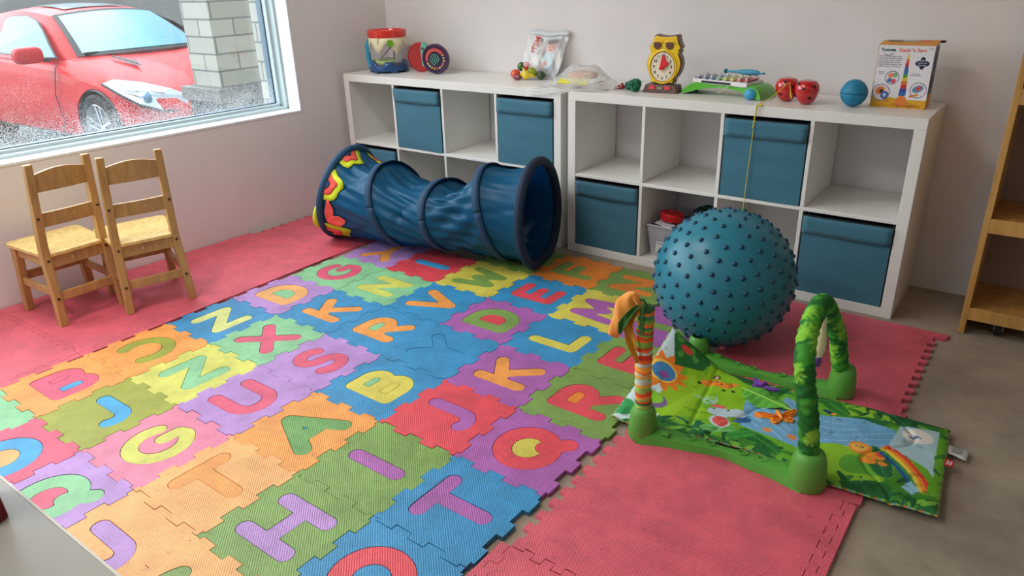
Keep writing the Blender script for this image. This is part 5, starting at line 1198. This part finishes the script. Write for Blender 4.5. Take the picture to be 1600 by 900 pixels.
q=MB(); q.sph((FC0[0],-.023,(845-290)*S_),.0045,sc=(1.3,.8,.8)); q.build('beak',mat('beak_tan',(206,170,90),.4),t,smooth=True)
RD=mat('hand_red',(222,24,36),.3,coat=.4)
q=MB(); q.prism([(FC0[0]+x_,FC0[1]+z_) for x_,z_ in((-.012,-.008),(-.006,-.013),(.004,-.010),(.010,.012),(.012,.030),(.006,.048),(-.002,.048),(-.006,.030))],.024,.028,M=XZ); q.build('clock_hand',RD,t,bev=.001)
q=MB(); q.prism([(FC0[0]+x_,FC0[1]+z_) for x_,z_ in((-.006,-.006),(.004,-.008),(.026,.012),(.026,.022),(.014,.024))],.0285,.0315,M=XZ); q.build('clock_hand',RD,t,bev=.001)
q=MB(); q.cyl((FC0[0]-.003,-.024,FC0[1]-.004),(FC0[0]-.003,-.038,FC0[1]-.004),.007); q.build('hub_knob',RD,t,smooth=True,angle=40)
q=MB(); q.hexa([(-.082,-.036,0),(.070,-.036,0),(.072,.034,0),(-.078,.034,0),(-.070,-.028,.033),(.058,-.028,.033),(.064,.030,.033),(-.070,.030,.033)]); q.build('base',BR,t,bev=.003)
for x_ in(-.040,.026): q=MB(); q.box((x_,-.0335,.021),(.024,.004,.014),rot=(-.24,0,0)); q.build('red_inlay',RD,t)
q=MB(); q.box((-.008,-.0335,.020),(.036,.004,.011),rot=(-.24,0,0)); q.build('name_plate',mat('plate_dark',(70,66,50),.4),t)
q=MB(); q.tube([(-.024,-.0368,.0165),(.008,-.0368,.0165),(.010,-.0350,.0245),(-.022,-.0350,.0245)],.0006,closed=True,seg=5); q.build('plate_border',mat('plate_cream',(214,200,160),.4),t)
text('plate_writing','Tomy',.009,MATS['plate_cream'],t,Matrix.Translation((-.007,-.0362,.0205))@Matrix.Rotation(PI/2-.24,4,'X'),.0002)
# xylophone -----------------------------------------------------------
t=thing('xylophone','green toy xylophone with coloured keys and blue ball feet on the right shelf unit','xylophone',(.662,.205,ZT),-.10)
XG=mat('xylo_green',(84,176,36),.35,coat=.3)
q=MB(); NS=34; P=[]
for k in range(NS+1):
    u_=k/NS; x=-.175+.36*u_; e_=abs(2*u_-1); topz=.054-(.030 if u_>.5 else .034)*max(0,(e_-(.80 if u_>.5 else .60))/(.20 if u_>.5 else .40))**2; botz=.034*(1-e_**1.8)+.001; wd=.054+(.026 if u_>.5 else .016)*e_**2
    if topz-botz<.010: botz=topz-.010
    P.append([Vector((x,-wd,botz)),Vector((x,-wd*.97,topz-.006)),Vector((x,-wd*.80,topz)),Vector((x,wd*.80,topz)),Vector((x,wd*.97,topz-.006)),Vector((x,wd,botz)),Vector((x,-wd,botz))])
q.grid(P); bmesh.ops.remove_doubles(q.bm,verts=q.bm.verts,dist=1e-6); bmesh.ops.holes_fill(q.bm,edges=q.bm.edges)
q.build('green_frame',XG,t,smooth=True,angle=50)
WT=mat('toy_white',(232,228,230),.35)
q=MB(); q.hexa([(-.135,-.050,.048),(.120,-.068,.046),(.135,.056,.048),(-.120,.050,.048),(-.135,-.050,.066),(.120,-.068,.064),(.135,.056,.066),(-.120,.050,.066)]); q.build('key_bed',WT,t,bev=.003)
q=MB(); q.bar((-.090,-.0545,.056),(.045,-.0642,.055),.003,.008); q.build('bed_slot',BLK,t)
kc=[(96,84,110),(84,104,140),(70,120,160),(110,170,150),(190,200,40),(220,204,50),(216,90,50),(206,50,70)]
for k in range(8):
    x=-.112+.0315*k; hl_=.050-.0014*(7-k)*0+.006*(k/7); a_=(-.008*k/8)
    q=MB(); q.box((x,-.004,.072),(.024,2*hl_,.004),bev=.0012); q.build('key',mat('xylo_key%d'%k,kc[k],.3,metal=.3,coat=.5),t)
    for s_ in(-1,1): q=MB(); q.lathe([(.0075,.0),(.0075,.006),(.005,.010),(.006,.015),(0,.016)],c=(x,-.004+s_*(hl_-.010),.066),seg=14); q.build('peg',WT,t,smooth=True)
XB=mat('xylo_blue',(64,160,206),.35)
q=MB(); q.sph((.140,-.070,.0225),.0225,sc=(1.15,.95,1)); q.build('ball_foot',XB,t,smooth=True)
q=MB(); q.sph((-.165,.040,.012),.012,sc=(1.3,1,1)); q.build('ball_foot',XB,t,smooth=True)
q=MB(); q.tube([(.045,-.066,.052),(.02,-.075,.030),(.005,-.082,.018)],.0016,seg=6); q.build('mallet_cord',mat('cord_pale',(210,214,150),.6),t)
t=thing('toy_mallet','blue fish-shaped mallet lying on top of the xylophone keys','mallet',(.715,.235,ZT+.0905),-.12)
MBm=mat('mallet_blue',(66,156,190),.4)
q=MB(); q.tube([(-.075,0,.001),(-.06,0,.002),(-.02,0,.003),(.0,0,.003),(.03,0,.003),(.065,0,.003),(.080,0,.0)],[.006,.0045,.007,.011,.0125,.010,.003],seg=14); q.build('fish_body',MBm,t,smooth=True)
q=MB(); q.sph((-.078,0,.002),.0095); q.build('mallet_head',mat('mallet_teal',(30,110,130),.4),t,smooth=True)
q=MB(); q.prism([(.074,-.003),(.092,-.014),(.088,0),(.092,.014),(.074,.003)],-.002,.004); q.build('tail_fin',MBm,t)
for k in range(4): q=MB(); q.tube([(.0+.014*k,-.011,.006),(.004+.014*k,0,.0155),(.0+.014*k,.011,.006)],.0009,seg=5); q.build('scale_groove',MATS['mallet_teal'],t)
# lacing apples and the yellow string
AR=mat('apple_red',(196,14,24),.18,coat=1); HO=mat('apple_hole',(60,6,12),.6)
def lace_apple(lb_,loc,rz,tilt):
    t=thing('wooden_apple',lb_,'lacing apple',loc,rz,'red lacing apples'); t.rotation_euler=(tilt,0,rz)
    q=MB(); q.lathe([(0,.006),(.018,.000),(.030,.010),(.040,.030),(.046,.052),(.044,.072),(.032,.087),(.016,.090),(0,.084)],seg=40); q.build('apple_body',AR,t,smooth=True,angle=180)
    for th,z_,r_ in((-1.1,.060,.0445),(-2.1,.030,.040),(-.5,.028,.040),(-1.75,.078,.041),(-.2,.070,.043)):
        d=Vector((math.cos(th),math.sin(th),0)); p=Vector((0,0,z_))+d*(r_-.002); dd=(d+Vector((0,0,(z_-.045)*14))).normalized()
        q=MB(); q.cyl(p,p+dd*.0035,.0062,.0058,seg=16); q.build('lace_hole',HO,t)
lace_apple('red wooden apple on the left, with the yellow string looped over it',(.925,.165,ZT+.0008),.2,.0)
lace_apple('red wooden apple on the right, standing in front of the other apple',(1.013,.125,ZT+.0008),-.5,.0)
q=MB(); sp_=[(.952,.118,.828),(.955,.112,.800),(.962,.110,.785),(.950,.112,.83),(.945,.105,.842),(.91,.05,.800),(.876,.004,.7720),(.871,-.006,.766),(.868,-.010,.745),(.866,-.011,.70),(.863,-.0115,.60),(.860,-.012,.50),(.857,-.012,.40),(.856,-.012,.352)]
q.tube(bez(sp_,6),.0017,seg=6)
for k in range(16): q.sph((.870-.0004*k,-.012+.002*math.sin(k*2),.768-.0055*k),.0040 if k%2 else .003,seg=8,ring=5)
for k in range(3): q.sph((.874+.006*k,.002-.003*k,.770),.0045,seg=8,ring=5)
t=thing('yellow_string','thin yellow string hanging from the red apples down towards the big ball','string',(0,0,0)); o=q.build('cord',mat('string_yellow',(214,196,60),.7),t,smooth=True)
q=MB(); q.lathe([(.007,0),(.006,.02),(.003,.032),(0,.034)],c=(.856,-.012,.322),seg=12); q.build('green_tip',mat('tip_green',(100,190,60),.5),t,smooth=True)
# blue grooved ball
t=thing('blue_ball','small blue ball with spiral grooves between the apples and the toy box','toy ball',(1.180,.145,ZT))
q=MB(); q.sph((0,0,.0505),.0500,seg=56,ring=40,sc=(.97,.97,1))
for v_ in q.bm.verts:
    c_=v_.co-Vector((0,0,.0505)); 
    for z_,tl in((.0,.0),(.028,.25),(-.028,-.15),(.040,.5),(-.040,-.3)):
        dd=abs(c_.z-z_-tl*c_.x*.4)
        if dd<.003: v_.co=Vector((0,0,.0505))+c_*(1-.04*(1-dd/.003))
q.build('ball_skin',mat('ball_blue',(30,128,166),.5),t,smooth=True,angle=180)
q=MB(); q.tube([(.0488*math.cos(a),.0488*math.sin(a),.0505) for a in np.linspace(0,2*PI,49)[:-1]],.0009,closed=True,seg=5); q.build('seam_line',mat('seam_blue',(16,80,110),.6),t)
# stacking cup box ------------------------------------------------------
BXW,BXH,BXD=.186,.222,.10
t=thing('toy_box','white and orange cardboard box of stacking cups at the right end of the shelf','toy box',(1.325,.238,ZT),.02)
nx_,ny_=150,170; u=np.linspace(0,1,nx_)[:,None]*np.ones((1,ny_)); v=np.ones((nx_,1))*np.linspace(0,1,ny_)[None,:]
K=np.zeros((nx_,ny_,3))+Lc(232,230,234)
hill=v<.135+.03*np.sin(u*5+.5)*(1-u)+.02*(1-u); K[hill]=Lc(226,166,40); K[hill&(vnoise(u,v,18,2)>.6)]=Lc(206,140,30)
K[(np.abs(v-.135-.03*np.sin(u*5+.5)*(1-u)-.02*(1-u))<.004)]=Lc(170,180,60)
K[u<.008]=Lc(200,150,60)
cup=[(226,196,60),(216,110,60),(196,44,50),(50,96,170),(40,120,170),(80,150,70),(220,190,60),(214,110,50),(200,50,50),(40,80,160),(40,110,180)]
for k,cl in enumerate(cup):
    v0=.84-.058*k; w_=.022+.0042*k; K[(np.abs(u-.56+.05*(k/11)*0)<w_)&(v<v0)&(v>v0-.060)]=Lc(*cl)
K[ell(u,v,.56,.11,.10,.09)]=Lc(236,130,60); K[ell(u,v,.56,.86,.015,.02)]=Lc(220,190,70)
for cx_,cy_,rx_ in((.33,.485,.13),(.17,.24,.16),(.83,.30,.15)):
    ry_=rx_*.84; K[ell(u,v,cx_,cy_,rx_,ry_)]=Lc(84,70,130); K[ell(u,v,cx_,cy_,rx_-.012,ry_-.011)]=Lc(228,222,228)
for cx_,cy_,a,b_,cl in((.30,.52,.05,.04,(236,140,90)),(.38,.53,.045,.04,(130,180,130)),(.29,.44,.05,.035,(70,120,190)),(.36,.43,.045,.035,(216,80,80)),(.15,.27,.085,.065,(230,130,60)),(.17,.26,.035,.03,(60,50,40)),(.24,.20,.075,.06,(60,110,190)),(.24,.20,.03,.03,(200,214,230)),(.82,.32,.10,.055,(80,150,190)),(.83,.33,.055,.035,(206,80,90)),(.80,.22,.05,.02,(230,150,70)),(.72,.20,.04,.02,(226,120,60))):
    K[ell(u,v,cx_,cy_,a,b_,.3)&ell(u,v,cx_,cy_,1,1)]=Lc(*cl)
fl=ell(u,v,.82,.73,.055,.10)|ell(u,v,.82,.725,.125,.052); K[fl]=Lc(24,36,74)
P=np.stack([(u-.5)*BXW,np.zeros_like(u)-BXD/2-.0005,v*BXH],-1)
painted('printed_front',P,K,vmat('box_print',.45,.4),t,thick=0,smooth=False)
OR_=mat('box_orange',(222,150,50),.5); 
q=MB(); q.box((0,0,BXH/2),(BXW,BXD,BXH)); q.build('carton',mat('box_white',(222,220,226),.5),t)
q=MB(); P2=[Vector((-BXW/2,-BXD/2-.001,BXH)),Vector((BXW/2,-BXD/2-.001,BXH)),Vector((BXW/2+.004,BXD/2,BXH+.010)),Vector((-BXW/2,BXD/2,BXH+.006))]; q.hexa([p for p in P2]+[p+Vector((0,0,.003)) for p in P2]); q.build('top_flap',OR_,t)
for x0_,w_,cl in((-.05,.05,(120,130,130)),(.0,.06,(180,190,196)),(.05,.04,(226,110,80))):
    q=MB(); q.box((x0_,.02,BXH+.0105),(w_,.022,.001),rot=(.075,-.02,0)); q.build('top_print',mat('tp%d'%int(w_*1000),cl,.5),t)
q=MB(); q.box((BXW/2+.0008,0,BXH*.60),(.0012,BXD*.97,BXH*.76)); q.build('side_print',mat('side_slate',(92,104,122),.5),t)
q=MB(); q.box((BXW/2+.0008,0,BXH*.11),(.0012,BXD*.97,BXH*.20)); q.build('side_print_band',OR_,t)
q=MB(); q.box((BXW/2+.0018,-.01,BXH*.42),(.0012,.030,.05)); q.box((BXW/2+.0018,.0,BXH*.75),(.0012,.018,.05)); q.build('side_print_figure',mat('side_dark',(44,48,60),.5),t)
q=MB(); q.prism([(BXW/2-.002,BXD/2-.004),(BXW/2+.018,BXD/2-.002),(BXW/2+.004,BXD/2-.024)],BXH+.004,BXH+.012); q.build('torn_flap',mat('flap_dark',(40,34,34),.7),t)
def bt(s_,u_,v_,sz,m_,al='CENTER',bold=0,sx_=1): text('box_writing',s_,sz,m_,t,Matrix.Translation(((u_-.5)*BXW,-BXD/2-.0009,v_*BXH))@XZ,.0002,al,bold,sx_)
bt('Stack ’n Sort',.615,.925,.0175,mat('print_orange',(226,112,84),.5),bold=.0004)
bt('Toomies',.185,.925,.0140,mat('print_teal',(38,84,96),.5),bold=.0006)
q=MB(); q.tube([((-.40+.012*k)*BXW,-BXD/2-.0008,(.875-.035*math.sin(PI*k/16))*BXH) for k in range(17)],.0010,seg=5); q.build('logo_swoosh',MATS['print_teal'],t)
PG=mat('print_grey',(110,112,130),.5)
for k,s_ in enumerate(('Stack the bright cups one by','one to build a tall tower, then','sort them by colour and size.','Fit the shapes inside to play,','shake and learn together with','friends at home or on the go.')): bt(s_,.03,.825-.032*k,.0066,PG,'LEFT')
bt('Sort and\nmatch',.12,.56,.0062,PG); bt('11 cups to\nstack and nest',.74,.55,.0062,PG); bt('72101',.93,.955,.006,PG)
bt('Babies\nlearn and\ndiscover',.82,.735,.0080,mat('print_white',(230,232,240),.5)); bt('Sort 10 all kinds of fun!',.70,.035,.0085,mat('print_brown',(96,48,20),.5))
# ================================================================= CLEAR TUB WITH TOYS
t=thing('clear_plastic_tub','clear plastic tub full of small toys in the bottom row beside the ball','storage tub',(.555,.19,.0402))
TP=mat('tub_plastic',(214,214,226),.2,alpha=.38,spec=.7); tw,td,th_=.145,.155,.150
q=MB(); b0=[(-tw*.88,-td*.88,0),(tw*.88,-td*.88,0),(tw*.88,td*.88,0),(-tw*.88,td*.88,0)]; b1=[(-tw,-td,th_),(tw,-td,th_),(tw,td,th_),(-tw,td,th_)]
vs0=[q.bm.verts.new(p) for p in b0]; vs1=[q.bm.verts.new(p) for p in b1]; q.bm.faces.new(vs0)
for k in range(4): q.bm.faces.new((vs0[k],vs0[(k+1)%4],vs1[(k+1)%4],vs1[k]))
q.build('tub_body',TP,t,thick=.003)
q=MB(); q.tube([b1[0],b1[1],b1[2],b1[3]],.005,closed=True,seg=8); q.build('tub_rim',mat('tub_rim_plastic',(210,214,224),.25,alpha=.7),t,smooth=True)
q=MB(); q.box((-.085,-td*.945,.075),(.034,.0015,.095),rot=(-.12,0,0)); q.build('paper_label',mat('paper_white',(206,204,206),.7),t)
for k in range(6): q=MB(); q.box((-.085,-td*.945-.0016,.040+.014*k),(.024,.0008,.004),rot=(-.12,0,0)); q.build('label_print',PG,t)
t=thing('red_lid_box','round red plastic tub lying on top of the toys in the clear tub','round tub',(.482,.130,.200),.0); t.rotation_euler=(-.06,.10,0)
q=MB(); q.lathe([(0,0),(.050,0),(.052,.003),(.052,.020),(.055,.021),(.055,.030),(.052,.033),(0,.033)],seg=40); q.build('lid',mat('tub_red',(196,26,30),.35),t,smooth=True)
q=MB(); q.tube([(.0465*math.cos(a),.0465*math.sin(a),.0335) for a in np.linspace(0,2*PI,41)[:-1]],.0012,closed=True,seg=5); q.build('lid_rib',MATS['tub_red'],t)
def clut(nm,lb_,loc,dim,c_,rot,cat):
    q=MB(); q.box((0,0,0),dim,bev=min(dim)*.18); o=q.build(nm,c_,None); o.location=loc; o.rotation_euler=rot; tag(o,lb_,cat,'toys in the clear tub'); return o
clut('toy_block','dark navy toy block low in the clear tub',(.50,.15,.090),(.12,.13,.085),mat('cl_navy',(44,48,70),.5),(0,0,.1),'toy')
clut('toy_block','dark grey toy block at the right inside the clear tub',(.62,.17,.095),(.09,.15,.090),mat('cl_grey',(60,62,70),.5),(0,0,-.1),'toy')
clut('toy_case','dark grey-blue case under the red round tub',(.52,.18,.172),(.15,.15,.030),mat('cl_slate',(54,62,84),.5),(.05,.05,.3),'toy')
clut('picture_card','pale striped card at the front of the clear tub',(.585,.125,.192),(.13,.085,.004),mat('cl_card',(216,180,160),.5,noise=.5,nscale=50),(.10,-.05,.35),'card')
clut('picture_card','white card sticking out at the front left of the clear tub',(.472,.085,.190),(.09,.045,.004),mat('cl_white',(206,206,212),.5),(.12,.08,-.3),'card')
clut('board_book','red and blue small board book standing at the back of the tub',(.640,.190,.220),(.050,.012,.050),mat('cl_red',(206,60,50),.45),(.3,.3,.5),'book')
clut('board_book','blue board book at the right of the clear tub',(.655,.215,.205),(.06,.05,.014),mat('cl_blue',(40,74,130),.45),(.2,.1,.2),'book')
clut('board_book','orange and white board book leaning behind the ball',(.675,.165,.217),(.04,.010,.038),mat('cl_peach',(226,170,150),.45),(.2,-.4,.1),'book')
o=knot('green_tangle_toy','dark green tangled toy at the back of the clear tub',(.610,.262,.225),.040,mat('cl_green',(24,66,48),.6),'toy',9); o.scale=(1.5,.9,.7); o['group']='toys in the clear tub'
o=knot('blue_tangle_toy','dark blue tangled toy at the back left of the clear tub',(.560,.278,.212),.028,mat('cl_dblue',(34,70,110),.6),'toy',12); o.scale=(1.4,.8,.6); o['group']='toys in the clear tub'

# ---------------------------------------------------------------- sub-parts hang under the part they belong to
SUBS={'letter_counter':'letter_piece','wheel_rim':'tyre','projector_lens':'headlamp','lamp_strip':'headlamp','lamp_trim':'headlamp','mirror_stalk':'wing_mirror','numeral':'dial','caster_bracket':'caster_wheel',
 'flower_centre':'flower_patch','flower_eye':'flower_patch','care_tag_print':'care_tag','label_print':'paper_label','tag_writing':'red_tag','plate_writing':'name_plate','plate_border':'name_plate',
 'box_writing':'printed_front','logo_swoosh':'printed_front','card_writing':'printed_card','peg':'key','screw_head':'back_leg','hub_knob':'clock_hand','wing_ridges':'wings','leaf_midrib':'leaf_blade','lid_rib':'lid',
 'spiral_line':'spiral_disc','handle_pin':'side_handle','lace_hole':'apple_body','bed_slot':'key_bed','scale_groove':'fish_body','flap':'body','sunroof_glass':'cabin_shell','nubs':'ball_skin','zip_strip':'bag_front','bead':'purple_wheel','red_arc':'purple_wheel'}
bs=lambda o: o.name.split('.')[0]
def mid(o):
    a=np.array([c[:] for c in o.bound_box]); return a.mean(0)
for r_ in [o for o in list(C.objects) if o.parent is None and o.type=='EMPTY']:
    ch=list(r_.children)
    for c_ in ch:
        p_=SUBS.get(bs(c_))
        if not p_: continue
        cand=[x for x in ch if bs(x)==p_]
        if cand: c_.parent=min(cand,key=lambda x: float(np.linalg.norm(mid(x)-mid(c_))))
